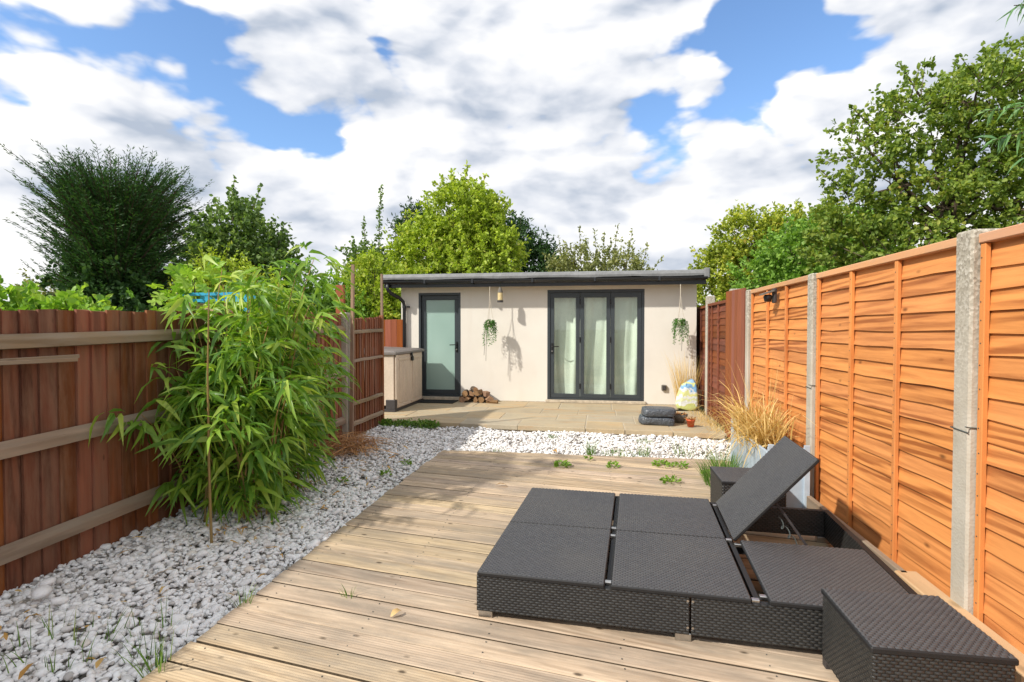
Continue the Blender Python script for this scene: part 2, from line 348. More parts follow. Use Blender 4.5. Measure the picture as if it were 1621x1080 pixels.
def rattan(name, c0, c1, dust, r0):
    t = Nt(name); geo = t.n('ShaderNodeNewGeometry'); v = t.coords((1, 1, 1), world=True); a = t.noise(v, 1.8, 5, .6); b = t.noise(v, 120, 2)
    col = t.mix(geo.outputs['Random Per Island'], c0, c1); col = t.mix(t.rng(a, .45, .75, 0, .45), col, dust)
    return t.fin(col, t.rng(b, .3, .7, r0, r0+.13), .6)
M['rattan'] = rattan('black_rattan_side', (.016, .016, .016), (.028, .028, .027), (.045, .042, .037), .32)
M['rattan_top'] = rattan('sky_sheen_rattan_top', (.050, .050, .054), (.066, .066, .070), (.090, .086, .080), .38)  # same rattan, base lightened to paint sky reflection into the flat tops
M['rattan_core'] = plain('black_rattan_core', (.010, .010, .011), .6)

rnd = random.Random(7)
# ================================================================== STRUCTURE
tag(MB().add([(-900, -900, -.075), (900, -900, -.075), (900, 900, -.075), (-900, 900, -.075)], [(0, 1, 2, 3)]).build('ground', M['ground']), kind='structure')
# gravel bed sheet
gb = MB().add([(-3.3, -1.5, -.05), (-1.78, -1.5, -.05), (-1.78, 6.06, -.05), (1.75, 6.06, -.05), (1.75, 7.52, -.05), (-2.3, 7.78, -.05), (-3.3, 7.85, -.05)], [(0, 1, 2, 3, 4, 5, 6)])
tag(gb.build('gravel_bed', M['gravelbase']), kind='structure')
def pebbles():
    def ico(sub):
        bm = bmesh.new(); bmesh.ops.create_icosphere(bm, subdivisions=sub, radius=1); bm.verts.index_update()
        V = np.array([v.co[:] for v in bm.verts]); F = np.array([[v.index for v in f.verts] for f in bm.faces]); bm.free(); return V, F
    g = np.random.default_rng(3)
    P = []
    def fill(x0, x1, y0, y1, dens, layers=2):
        n = int((x1-x0)*(y1-y0)*dens); return np.c_[g.uniform(x0, x1, n), g.uniform(y0, y1, n)]
    A = fill(-3.22, -1.80, .9, 4.6, 2800); B = np.r_[fill(-3.22, -1.80, 4.6, 6.08, 1800), fill(-3.22, 1.6, 6.08, 7.8, 1700)]
    B = B[~((B[:, 1] > 7.62-.07*(B[:, 0]+2.28)+.04))]
    allV = []; allF = []; o = 0
    for pts, sub, s0 in ((A, 2, 1.0), (B, 1, 1.05)):
        V, F = ico(sub); n = len(pts); m = len(V)
        r = g.lognormal(math.log(.0120), .33, n)*s0; r = np.clip(r, .006, .032)
        S = np.c_[r*g.uniform(.95, 1.45, n), r*g.uniform(.8, 1.05, n), r*g.uniform(.5, .8, n)]
        # lumpy blobs
        W = V[None]*S[:, None, :]*(1+.16*np.sin(V[None, :, [1, 2, 0]]*g.uniform(1.5, 4.2, (n, 1, 3))+g.uniform(0, 6, (n, 1, 3))))
        e = g.uniform(-.45, .45, (n, 2)); az = g.uniform(0, 6.283, n)
        ca, sa = np.cos(e[:, 0]), np.sin(e[:, 0]); x, y, z = W[..., 0], W[..., 1], W[..., 2]
        y, z = y*ca[:, None]-z*sa[:, None], y*sa[:, None]+z*ca[:, None]
        cb, sb = np.cos(e[:, 1])[:, None], np.sin(e[:, 1])[:, None]; x, z = x*cb+z*sb, -x*sb+z*cb
        cc, ss = np.cos(az)[:, None], np.sin(az)[:, None]; x, y = x*cc-y*ss, x*ss+y*cc
        zz = -.046+S[:, 2]*.7+g.uniform(0, .022, n)+.012*np.sin(pts[:, 0]*5+pts[:, 1]*3)+.008*np.sin(pts[:, 1]*7-pts[:, 0]*2)
        W = np.stack([x+pts[:, 0, None], y+pts[:, 1, None], z+zz[:, None]], -1).reshape(-1, 3)
        allV.append(W); allF.append((F[None]+np.arange(n)[:, None, None]*m).reshape(-1, 3)+o); o += n*m
    o = link('gravel', np_mesh('gravel', np.concatenate(allV), np.concatenate(allF)), M['pebble'], smooth=True)
    tag(o, 'loose white and grey pebbles beside and behind the timber deck', 'gravel', kind='stuff')
pebbles()

# ---- deck: boards laid at a slant and cut square at the edges
deck = empty('deck', (0, 0, 0)); tag(deck, kind='structure')
SL = -.165; ANG = math.atan(SL); XL, XR, YF = -1.80, 1.64, 6.10
def deck_board(k):
    yl = 2.03+.1475*k; jit = rnd.uniform(-.012, .010); ca, sa = math.cos(ANG), math.sin(ANG)
    wd_ = .1345; reed = k < 3
    if reed: prof = [(0, -.028), (0, -.004)]+[(wd_*(i+.5)/17, -.0014 if i % 2 else 0) for i in range(17)]+[(wd_, -.004), (wd_, -.028)]
    else: prof = [(0, -.028), (0, -.005), (.005, 0), (wd_*.35, -.0006), (wd_*.65, -.0006), (wd_-.005, 0), (wd_, -.005), (wd_, -.028)]
    lines = []
    for v, z in prof:
        ox, oy = XL+jit-v*sa, yl+v*ca       # point on this line near left end
        u0 = (XL+jit-ox)/ca; u1 = (XR-ox)/ca
        u0 = max(u0, (YF-oy)/sa if oy > YF else u0)  # far cut
        if oy+u0*sa > YF: u0 = (YF-oy)/sa
        if u0 >= u1-.02: return None
        lines.append((u0, u1, v, z))
    vs = []; n = len(lines)
    for u0, u1, v, z in lines: vs += [(u0, v, z), (u1, v, z)]
    fs = [(2*i, 2*i+1, 2*i+3, 2*i+2) for i in range(n-1)]+[tuple(2*i for i in range(n)), tuple(2*i+1 for i in range(n-1, -1, -1))]
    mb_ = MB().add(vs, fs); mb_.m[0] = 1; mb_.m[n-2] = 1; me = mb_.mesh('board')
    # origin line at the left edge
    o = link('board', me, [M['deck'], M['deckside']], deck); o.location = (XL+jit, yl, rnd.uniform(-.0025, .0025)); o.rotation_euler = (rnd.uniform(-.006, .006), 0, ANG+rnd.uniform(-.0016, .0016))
    return o
for k in range(-22, 36): deck_board(k)
jb = MB()
for x in (-1.70, -1.1, -.5, .1, .7, 1.3): jb.box(x-.022, x+.022, -1.2, 6.0, -.072, -.031)
jb.build('joist', M['stake'], deck)
# screws in the deck boards
sm = MB()
for k in range(-2, 28):
    for x in (-1.70, -1.1, -.5, .1, .7, 1.3):
        for dv in (.03, .11):
            yy = 2.03+.1475*k+dv+SL*(x+1.8)
            if yy < 6.0: sm.lathe([(.0001, .002), (.003, .002), (.0035, .0)], (x+rnd.uniform(-.01, .01), yy, 0), 6)
tag(sm.build('screw_heads', M['wire'], deck), kind='stuff')

# ---- patio of sandstone slabs
patio = empty('patio'); tag(patio, kind='structure')
def pf(x): return 7.62-.07*(x+1.6)     # front edge
pm = MB(); pm.add([(-4.6, pf(-4.6)+.03, .036), (1.62, pf(1.62)+.03, .036), (1.62, 10.1, .036), (-4.6, 10.1, .036), (-4.6, pf(-4.6)+.03, -.07), (1.62, pf(1.62)+.03, -.07)], [(0, 1, 2, 3), (4, 5, 1, 0)])
pm.build('bedding', M['mortar'], patio)
def slab(x0, x1, y0, y1, front=False, thick=.03):
    g = .006; q = [(x0+g, y0+g), (x1-g, y0+g), (x1-g, y1-g), (x0+g, y1-g)]
    if front: q[0] = (x0+g, pf(x0)); q[1] = (x1-g, pf(x1))
    cx = sum(p[0] for p in q)/4; cy = sum(p[1] for p in q)/4; b = .006
    q = [(x-cx+rnd.uniform(-.004, .004), y-cy+rnd.uniform(-.004, .004)) for x, y in q]
    z1 = .042+rnd.uniform(-.002, .002); z0 = -.02 if front else .02
    inn = [(x*(1-b/abs(x)) if x else x, y*(1-b/abs(y)) if y else y) for x, y in q]
    vs = [(x, y, z0) for x, y in q]+[(x, y, z1-.005) for x, y in q]+[(x, y, z1) for x, y in inn]
    fs = [(0, 3, 2, 1), (8, 9, 10, 11)]+[(i, (i+1) % 4, 4+(i+1) % 4, 4+i) for i in range(4)]+[(4+i, 4+(i+1) % 4, 8+(i+1) % 4, 8+i) for i in range(4)]
    o = MB().add(vs, fs).build('slab', M['slab'], patio); o.location = (cx, cy, 0)
xs = [-4.6, -3.55, -2.75, -2.0, -1.15, -.2, .33, .95, 1.6]
for a, b in zip(xs, xs[1:]): slab(a, b, 0, 8.12 if a < .3 else 8.0, True)
rows = [(8.12, 8.72, [-4.6, -3.9, -3.0, -2.1, -1.5, -.65, -.2]), (8.72, 9.32, [-4.6, -3.4, -2.5, -1.9, -.95, -.35, .25, 1.1, 1.6]), (9.32, 10.09, [-4.6, -4.0, -3.1, -2.2, -1.3, -.7, .2, .8, 1.6])]
for y0, y1, xx in rows:
    for a, b in zip(xx, xx[1:]): slab(a, b, y0, y1)
for a, b, c, d in ((-.2, .5, 8.12, 8.72), (.5, 1.05, 8.0, 8.36), (.5, 1.05, 8.36, 8.72), (1.05, 1.6, 8.0, 8.72)): slab(a, b, c, d)
slab(.3, .5, 8.0, 8.12)

# ================================================================== GARDEN BUILDING
YW = 10.10
bld = empty('garden_room', (-1.0, YW, 0)); tag(bld, 'cream rendered flat roofed garden room with dark grey doors', 'building')
def bpart(mb, name, mats, parent=None, smooth=False):
    o = mb.build(name, mats, bld if parent is None else parent, smooth)
    if parent is None: o.location = (1.0, -YW, 0)
    return o
WL, WR, WT = -3.80, 1.68, 2.24
DL, DR, DT, DB = -3.45, -2.62, 2.09, .115
BL, BR, BT = -.97, .78, 2.12
w = MB(); Y0, Y1 = YW, YW+.2
w.box(WL, DL, Y0, Y1, .03, WT); w.box(DL, DR, Y0, Y1, DT, WT); w.box(DR, BL, Y0, Y1, .03, WT); w.box(BL, BR, Y0, Y1, BT, WT); w.box(BR, WR, Y0, Y1, .03, WT)
w.box(DL, DR, Y0+.02, Y1, .0, DB-.004); w.box(BL, BR, Y0+.02, Y1, .0, .096)
w.box(WL, WL+.2, Y1, 13.4, 0, WT); w.box(WR-.2, WR, Y1, 13.4, 0, WT); w.box(WL+.2, WR-.2, 13.2, 13.4, 0, WT)
bpart(w, 'wall', M['render'])
inn = MB(); inn.box(WL+.2, WR-.2, Y1, 13.2, .05, .09); inn.box(-2.3, -2.2, Y1, 13.2, .09, WT)
bpart(inn, 'interior_floor', M['innerwall'])
rf = MB(); rf.box(-4.02, 1.78, 9.80, 13.6, 2.235, 2.30); rfo = bpart(rf, 'roof', M['roof'])
# grey membrane trim with an uneven drip edge, in lengths
tr_ = MB(); nseg = 24
for i in range(nseg+1):
    x = -4.04+5.84*i/nseg; dz = .012*math.sin(i*1.1)+.006*math.sin(i*2.7)
    tr_.v += [(x, 9.795, 2.345-abs(dz)), (x, 9.74, 2.315+dz*.5), (x, 9.735, 2.355), (x, 9.76, 2.405+dz*.3), (x, 9.84, 2.425), (x, 13.6, 2.44)]
for i in range(nseg):
    for j in range(5): tr_.f.append((i*6+j, i*6+6+j, i*6+7+j, i*6+1+j)); tr_.m.append(0)
tr_.add([(1.80, 9.74, 2.30), (1.80, 9.74, 2.43), (1.80, 13.6, 2.44), (1.80, 13.6, 2.30)], [(0, 1, 2, 3)]); tr_.add([(-4.04, 9.74, 2.30), (-4.04, 9.74, 2.42), (-4.04, 13.6, 2.44), (-4.04, 13.6, 2.30)], [(3, 2, 1, 0)])
tro = bpart(tr_, 'roof_trim', M['roof'], rfo); tro.location = (0, 0, 0)
ec = MB(); ec.box(1.74, 1.83, 9.70, 9.84, 2.27, 2.44, .012); bpart(ec, 'corner_cap', M['roof'], rfo)
ff = MB(); ff.box(-4.02, 1.79, 9.80, 9.825, 2.17, 2.234); bpart(ff, 'fascia_board', M['gutter'])
gt = MB(); prof = [(math.cos(a)*.052, math.sin(a)*.052) for a in [math.pi*(1+i/8) for i in range(9)]]
vs = []
for x in (-4.03, 1.79):
    for (y, z) in prof: vs.append((x, 9.742+y, 2.292+z))
    for (y, z) in reversed(prof): vs.append((x, 9.742+y*.92, 2.294+z*.92))
n = 18; gt.add(vs, [(i, (i+1) % n, n+(i+1) % n, n+i) for i in range(n)]+[tuple(range(n-1, -1, -1)), tuple(range(n, 2*n))])
gto = bpart(gt, 'gutter', M['gutter'])
gk = MB()
for x in (-3.2, -2.3, -1.2, -.1, 1.0): gk.box(x-.02, x+.02, 9.682, 9.80, 2.23, 2.30, .006)
bpart(gk, 'gutter_bracket', M['gutter'], gto)
sf = MB(); sf.box(-4.0, 1.77, 9.826, YW, 2.205, 2.234); bpart(sf, 'soffit', M['render'])
dp = MB(); dp.tube([(-3.93, 9.745, 2.24), (-3.93, 9.745, 2.14), (-3.89, 9.80, 2.07), (-3.78, 9.95, 1.99), (-3.73, 10.02, 1.92), (-3.715, 10.04, 1.84), (-3.715, 10.04, .05)], .034, 10)
dpo = bpart(dp, 'downpipe', M['gutter'], smooth=True)
for z in (1.80, .95):
    c = MB(); c.tube([(-3.715, 10.04, z), (-3.715, 10.04, z+.05)], .040, 10); c.box(-3.66, -3.62, 10.02, 10.10, z+.01, z+.04); bpart(c, 'pipe_clip', M['gutter'], dpo)
# side door
def framed(parent, name, x0, x1, z0, z1, y, st, gm, gname, d=.055):
    m = MB(); m.box(x0, x1, y, y+d, z1-st, z1, .003); m.box(x0, x1, y, y+d, z0, z0+st, .003); m.box(x0, x0+st, y+.001, y+d-.001, z0+st, z1-st, .003); m.box(x1-st, x1, y+.001, y+d-.001, z0+st, z1-st, .003)
    o = bpart(m, name, M['anthracite'], parent)
    if parent is None: pass
    g = MB(); g.box(x0+st-.004, x1-st+.004, y+.022, y+.034, z0+st-.004, z1-st+.004); go = g.build(gname, gm, o)
    return o
door = framed(None, 'door', DL+.045, DR-.045, DB+.035, DT-.05, YW+.045, .085, M['frost'], 'frosted_pane')
fo = MB(); fo.box(DL, DR, YW-.004, YW+.09, DT-.048, DT, .003); fo.box(DL, DL+.043, YW-.003, YW+.09, DB, DT-.048, .003); fo.box(DR-.043, DR, YW-.003, YW+.09, DB, DT-.048, .003); fo.box(DL+.043, DR-.043, YW-.003, YW+.09, DB, DB+.033, .003)
fo.build('outer_frame', M['anthracite'], door)
def handle(x, z, s, y, parent, dark=True):
    h = MB(); h.box(x-.017, x+.017, y-.012, y, z-.14, z+.06, .004); h.tube([(x, y-.01, z), (x, y-.05, z), (x+s*.02, y-.058, z), (x+s*.125, y-.055, z-.004)], .0095, 8); o = h.build('handle', M['black'], parent)
    k = MB(); k.tube([(x, y-.012, z-.09), (x, y-.026, z-.09)], .013, 10); k.build('lock_cylinder', M['steel'], o)
    return o
handle(DR-.088, 1.10, -1, YW+.043, door)
st = MB(); st.box(DL-.02, DR+.03, YW-.05, YW-.005, .045, DB-.012, .006); bpart(st, 'door_step', M['sillstone'])
# folding doors
bf = MB(); t_ = .05
bf.box(BL, BR, YW-.004, YW+.09, BT-t_, BT, .003); bf.box(BL, BL+t_, YW-.003, YW+.09, .10, BT-t_, .003); bf.box(BR-t_, BR, YW-.003, YW+.09, .10, BT-t_, .003); bf.box(BL+t_, BR-t_, YW-.003, YW+.09, .10, .128, .003)
bfo = bpart(bf, 'folding_door', M['anthracite'])
ww = (BR-BL-2*t_)/3
for i in range(3):
    x0 = BL+t_+ww*i+.002; x1 = x0+ww-.004; z0, z1, s_ = .131, BT-t_-.003, .072; y = YW+.012
    m = MB(); m.box(x0, x1, y, y+.06, z1-s_-.02, z1, .003); m.box(x0, x1, y, y+.06, z0, z0+s_, .003); m.box(x0, x0+s_, y+.001, y+.059, z0+s_, z1-s_-.02, .003); m.box(x1-s_, x1, y+.001, y+.059, z0+s_, z1-s_-.02, .003)
    lf = m.build('door_leaf', M['anthracite'], bfo)
    g = MB(); g.box(x0+s_-.003, x1-s_+.003, y+.03, y+.04, z0+s_-.003, z1-s_-.017); g.build('pane', M['glass'], lf)
    if i == 0: handle(x0+.036, 1.08, 1, y, lf)
    if i > 0:
        h = MB()
        for z in (.35, 1.2, 1.9): h.tube([(x0-.002, y-.006, z-.05), (x0-.002, y-.006, z+.05)], .010, 8)
        h.build('hinge', M['black'], lf)
sl_ = MB(); sl_.box(BL-.03, BR+.03, YW-.05, YW-.005, .044, .096, .006); bpart(sl_, 'door_sill', M['sillstone'])
sk = MB(); sk.box(DR+.05, BL-.05, YW-.012, YW-.002, .03, .055); sk.box(BR+.05, WR, YW-.012, YW-.002, .03, .052); bpart(sk, 'base_trim', M['mortar'])
ob = MB(); ob.box(1.08, 1.17, YW-.055, YW-.002, .30, .40, .01); obo = bpart(ob, 'wall_outlet', M['greypot'])
oc = MB(); oc.box(1.095, 1.155, YW-.062, YW-.0555, .315, .385, .004); oc.build('outlet_cover', M['darkgrey'], obo)
# curtains hanging inside
def curtain(x0, x1, label, seed, sweep):
    g = random.Random(seed); nx, nz = 60, 14; vs = []; ph = g.uniform(0, 6)
    for j in range(nz+1):
        f = j/nz
        for i in range(nx+1):
            u = i/nx; x = x0+(x1-x0)*u+sweep*(1-f)**2*math.sin(u*3.1)
            a = .022+.016*math.sin(u*9+ph)
            vs.append((x, YW+.19+a*.8*math.sin(u*(x1-x0)*38+ph+2.2*math.sin(f*2.2+u*4))+.018*math.sin(f*5+u*8), .13+1.95*f))
    fs = [(j*(nx+1)+i, j*(nx+1)+i+1, (j+1)*(nx+1)+i+1, (j+1)*(nx+1)+i) for j in range(nz) for i in range(nx)]
    o = MB().add(vs, fs).build('curtain', M['curtain'], smooth=True); tag(o, label, 'curtain', 'curtains behind the folding doors')
curtain(-.96, -.33, 'white curtain behind the left pane of the folding doors', 1, .06)
curtain(-.36, .22, 'white curtain behind the middle pane of the folding doors', 2, -.10)
curtain(.19, .80, 'white curtain behind the right pane of the folding doors', 3, .04)
tag(MB().box(-2.15, 1.45, YW+.40, YW+.42, .1, 2.2).build('room_screen', M['innerwall'], bld), None); bld.children[-1].location = (1.0, -YW, 0)

# ================================================================== LEFT FENCES
def feather_fence(name, label, y0, y1, top0, top1, bw, rails, bottom=-.06, x=-3.2, rail_out=.045, mat='redbrown', seed=1):
    g = random.Random(seed); t = empty(name, (x, y0, 0)); tag(t, label, 'fence')
    y = y0; 
    while y < y1-.01:
        w_ = min(bw*g.uniform(.9, 1.1), y1-y); f = (y-y0)/(y1-y0); tz = top0+(top1-top0)*f+g.uniform(-.008, .008)
        me = MB(); d0, d1 = .004, .017; yy0, yy1 = .0, w_+.012
        tw = g.uniform(-.004, .004)
        me.add([(-d0, yy0, bottom), (.013, yy0, bottom), (-.004, yy1, bottom), (-d1, yy1, bottom), (-d0+tw, yy0, tz), (.013+tw, yy0, tz), (tw-.004, yy1, tz+g.uniform(-.006, .006)), (-d1+tw, yy1, tz)],
               [(0, 3, 2, 1), (4, 5, 6, 7), (0, 1, 5, 4), (1, 2, 6, 5), (2, 3, 7, 6), (3, 0, 4, 7)])
        o = me.build('board', M[mat], t); o.location = (g.uniform(-.004, .003)-.004, y-y0, 0); o.rotation_euler = (0, g.uniform(-.003, .003), g.uniform(-.03, .03)); y += w_
    for (za, zb, hh) in rails:
        me = MB(); nn = 6; vs = []
        for i in range(nn+1):
            f = i/nn; z = za+(zb-za)*f+g.uniform(-.004, .004); yy = -.0+(y1-y0)*f; o_ = rail_out+g.uniform(-.003, .003)
            vs += [(.014, yy, z-hh*.5), (o_+.01, yy, z-hh*.42), (o_+.01, yy, z+.10*hh), (o_*.9+.01, yy, z+hh*.2), (.014, yy, z+hh*.5)]
        fs = [(i*5+j, i*5+(j+1) % 5, i*5+5+(j+1) % 5, i*5+5+j) for i in range(nn) for j in range(5)]+[(4, 3, 2, 1, 0), tuple(nn*5+j for j in range(5))]
        me.add(vs, fs).build('rail', M['oldrail'], t)
    return t
feather_fence('boarded_fence', 'long red brown feather edge fence with grey rails behind the bamboo', -1.2, 6.42, 1.42, 1.60, .105,
              [(1.27, 1.40, .085), (.66, .84, .095), (.11, .26, .095)], seed=5)
fp2 = feather_fence('boarded_fence', 'short dark red boarded fence with four thin rails beside the storage box', 6.60, 7.66, 1.54, 1.58, .082,
              [(1.36, 1.38, .05), (.98, 1.0, .04), (.42, .44, .05), (.16, .17, .06)], seed=9, rail_out=.03)
MB().box(-.03, .03, 1.06, 1.11, -.06, 1.60, .004).build('end_post', M['redbrown'], fp2)
MB().box(-.03, .012, -.03, 1.06, -.07, -.01).build('base_rail', M['oldrail'], fp2)
lp = MB().add([(-.06, 6.42-6.5, -.1), (.055, 6.42-6.5, -.1), (.055, .08, -.1), (-.06, .08, -.1), (-.055, -.075, 1.585), (.05, -.075, 1.585), (.05, .075, 1.585), (-.055, .075, 1.585), (-.03, -.05, 1.61), (.03, -.05, 1.61), (.03, .05, 1.61), (-.03, .05, 1.61)],
     [(0, 3, 2, 1), (0, 1, 5, 4), (1, 2, 6, 5), (2, 3, 7, 6), (3, 0, 4, 7), (4, 5, 9, 8), (5, 6, 10, 9), (6, 7, 11, 10), (7, 4, 8, 11), (8, 9, 10, 11)]).build('concrete_post', M['concrete'])
lp.location = (-3.19, 6.5, 0); tag(lp, 'concrete post between the long boarded fence and the short dark one', 'post')
def stake(x, y, z0, z1, w_, label, lean=(0, 0), mat='stake'):
    m = MB(); n_ = 5
    vs = []
    for i in range(n_+1):
        f = i/n_; s_ = w_*(1-.25*f)/2
        vs += [(lean[0]*f+dx*s_, lean[1]*f+dy*s_, (z1-z0)*f) for dx, dy in ((-1, -1), (1, -1), (1, 1), (-1, 1))]
    fs = [(i*4+j, i*4+(j+1) % 4, i*4+4+(j+1) % 4, i*4+4+j) for i in range(n_) for j in range(4)]+[(3, 2, 1, 0), tuple(n_*4+j for j in range(4))]
    o = m.add(vs, fs).build('wooden_stake', M[mat], None); o.location = (x, y, z0); tag(o, label, 'stake', 'thin stakes at the short fence'); return o
stake(-3.10, 6.47, -.05, 2.21, .045, 'thin wooden stake rising above the concrete post by the bamboo', (.02, .03))
stake(-3.215, 7.745, -.05, 2.22, .04, 'thin wooden stake at the storage box end of the short fence', (-.01, .02))
for i, (z, y1, a) in enumerate(((1.235, 2.86, .01), (1.215, 2.84, -.012))):
    o = MB().box(-.012, .012, -1.3, 0, -.011, .011, .002).build('loose_batten', M['oldrail']); o.location = (-3.135+i*.012, y1, z); o.rotation_euler = (a, 0, .01*i)
    tag(o, ('upper' if i == 0 else 'lower')+' loose thin batten lying along the fence under its top rail', 'batten', 'loose battens on the fence')
# fence at the back corner and tall board
bk = empty('back_fence', (-5.9, 10.02, 0)); tag(bk, 'plain rust coloured boarded fence behind the storage box', 'fence')
xx = 0
while xx < 2.05:
    o = MB().box(0, .117, 0, .018, -.05, 1.58+rnd.uniform(-.006, .006), .002).build('board', M['rust'], bk); o.location = (xx, rnd.uniform(0, .004), 0); xx += .12
MB().box(0, 2.07, .0185, .05, .3, .38).build('rail', M['rust'], bk)
o = MB().box(-.075, .075, -.03, .03, -.08, 2.15, .006).build('timber_post', M['rust']); o.location = (-4.40, 8.8, 0); tag(o, 'broad rust coloured timber post behind the thin stake', 'post')

# ================================================================== RIGHT FENCES
FX = 1.72
slatv = {}
def slat_mesh(L_, i):
    key = (round(L_, 3), i)
    if key in slatv: return slatv[key]
    g = random.Random(100+i+int(L_*1000)); n_ = 7; vs = []
    for k in range(n_+1):
        y = -L_/2+L_*k/n_; wv = g.uniform(-.006, .006)
        vs += [(-.021, y, -.054+wv), (-.009, y, -.054+wv), (.0, y, .062), (-.006, y, .062)]
    fs = [(k*4+j, k*4+(j+1) % 4, k*4+4+(j+1) % 4, k*4+4+j) for k in range(n_) for j in range(4)]+[(3, 2, 1, 0), tuple(n_*4+j for j in range(4))]
    slatv[key] = MB().add(vs, [f[::-1] for f in fs]).mesh('slat'); return slatv[key]
def lap_panel(y0, y1, z0, z1, label, mats, bats, n_=18, x=FX, group='lap panels along the right fence'):
    sm_, bm_, cm_ = mats; t = empty('fence_panel', (x, (y0+y1)/2, z0)); tag(t, label, 'fence panel', group); L_ = y1-y0; H = z1-z0
    pit = (H-.06)/n_
    for k in range(n_):
        me = slat_mesh(L_-.02, rnd.randrange(6))
        if not me.materials: me.materials.append(sm_)
        o = inst('slat', me, t, (-.004, 0, .058+pit*k), (0, rnd.uniform(-.01, .012), 0))
    for f in bats:
        w_ = .034
        o = MB().box(-.046, -.022, -w_/2, w_/2, 0, H-.045, .003).build('batten', bm_, t); o.location = (0, -L_/2+w_/2+(L_-w_)*f, rnd.uniform(-.001, .001)); o.rotation_euler = (rnd.uniform(-.004, .004), 0, 0)
    nl = MB()
    for f in bats:
        for k in range(n_):
            yy = -L_/2+.017+(L_-.034)*f+rnd.uniform(-.004, .004); zz = .05+pit*k+rnd.uniform(-.01, .01); nl.box(-.0475, -.0455, yy-.0028, yy+.0028, zz-.0028, zz+.0028)
    nl.build('nail_heads', M['wire'], t)['kind'] = 'stuff'
    MB().box(-.052, .03, -L_/2, L_/2, H-.043, H, .004).build('top_rail', cm_, t)
    MB().box(.004, .03, -L_/2, L_/2, 0, H-.05).build('back_frame', bm_, t)
    return t
def post(y, label, x=FX, z1=1.84, tie=None, w_=.105, mat='concrete'):
    m = MB().box(-.075, .06, -w_/2, w_/2, -.15, z1, .010); m.box(.06, .062, -.01, .01, 0, 1)
    t = m.build('concrete_post', M[mat]); t.location = (x, y, 0); tag(t, label, 'post', 'concrete fence posts on the right')
    if tie:
        q = [(-.079, -w_/2-.004), (-.079, w_/2+.004), (.062, w_/2+.004), (.062, -w_/2-.004), (-.079, -w_/2-.004)]
        MB().tube([(a, b, tie+.006*i) for i, (a, b) in enumerate(q)]+[(-.10, -w_/2-.02, tie+.03)], .003, 5).build('wire_tie', M['wire'], t)
    return t
OM = (M['orange'], M['orange_v'], M['orange_cap'])
lap_panel(.99, 2.76, .03, 1.825, 'orange lap fence panel nearest the camera at the right edge', OM, (0, .33, .67, 1))
lap_panel(2.885, 4.63, .03, 1.835, 'orange lap fence panel beside the rattan daybed, between two concrete posts', OM, (0, .33, .665, 1))
lap_panel(4.755, 6.53, .03, 1.84, 'orange lap fence panel with a small lamp behind the straw plant', OM, (0, .34, .67, 1))
post(.93, 'concrete fence post just outside the right edge'); post(2.822, 'broad concrete post nearest the camera with a wire tie at mid height', tie=.93, w_=.118, z1=1.85)
post(4.692, 'concrete post behind the raised backrest, with a thin wire tie', tie=.93); post(6.60, 'concrete post between the orange panel and the plain brown panel', z1=1.845)
BM_ = (M['redbrown_x'], M['redbrown_x'], M['redbrown_x'])
lap_panel(7.86, 9.14, .02, 1.80, 'dark red brown lap panel between the plain panel and the building', BM_, (0, .42, .8, 1), x=1.74)
lap_panel(9.27, 11.1, .02, 1.80, 'dark lap panel in the narrow gap beside the garden room', BM_, (0, .5, 1), x=1.80)
post(7.78, 'concrete post with its top showing behind the plain brown panel', x=1.80, z1=1.94); post(9.20, 'weathered concrete post nearest the garden room', x=1.75, z1=1.93)
pn = empty('upright_panel', (1.68, 6.80, 0)); pn.rotation_euler = (0, 0, R(4)); tag(pn, 'plain brown upright timber panel standing in front of the fence', 'panel')
for i in range(6):
    o = MB().box(-.012, .012, .001, .119, .0, 1.885+rnd.uniform(-.002, .002), .0025).build('board', M['browndoor'], pn); o.location = (rnd.uniform(-.001, .001), i*.12, 0)
MB().box(.0125, .04, 0, .72, .4, .48).build('rail', M['browndoor'], pn); MB().box(.0125, .04, 0, .72, 1.4, 1.48).build('rail', M['browndoor'], pn)
# concrete gravel board / timber edging at the fence foot
o = MB().box(-.018, .018, -.78, .78, 0, .13, .004).build('edging_board', M['oldrail']); o.location = (1.585, 3.92, -.01); tag(o, 'grey timber edging board at the foot of the orange fence', 'board')
o = MB().box(-.055, .055, -.45, .45, 0, .06, .006).build('timber_offcut', M['newwood']); o.location = (1.60, 2.72, .06); tag(o, 'pale new timber plank between the daybed and the orange fence', 'timber')
# lamp on the fence
lm = empty('solar_lamp', (1.655, 5.62, 1.72)); tag(lm, 'small grey solar lamp fixed near the top of the orange fence', 'lamp')
MB().box(-.015, .015, -.035, .035, -.07, .07, .006).build('mounting_plate', M['darkgrey'], lm)
MB().add([(-.015, -.055, .055), (-.015, .055, .055), (-.12, .06, .02), (-.12, -.06, .02), (-.015, -.055, .04), (-.015, .055, .04), (-.12, .06, .005), (-.12, -.06, .005)], [(0, 1, 2, 3), (7, 6, 5, 4), (0, 3, 7, 4), (3, 2, 6, 7), (2, 1, 5, 6), (1, 0, 4, 5)]).build('solar_top', M['greypot'], lm)
MB().lathe([(.001, -.05), (.03, -.045), (.042, 0), (.03, .02)], (-.06, 0, -.01), 14).build('lamp_head', M['black'], lm, True)

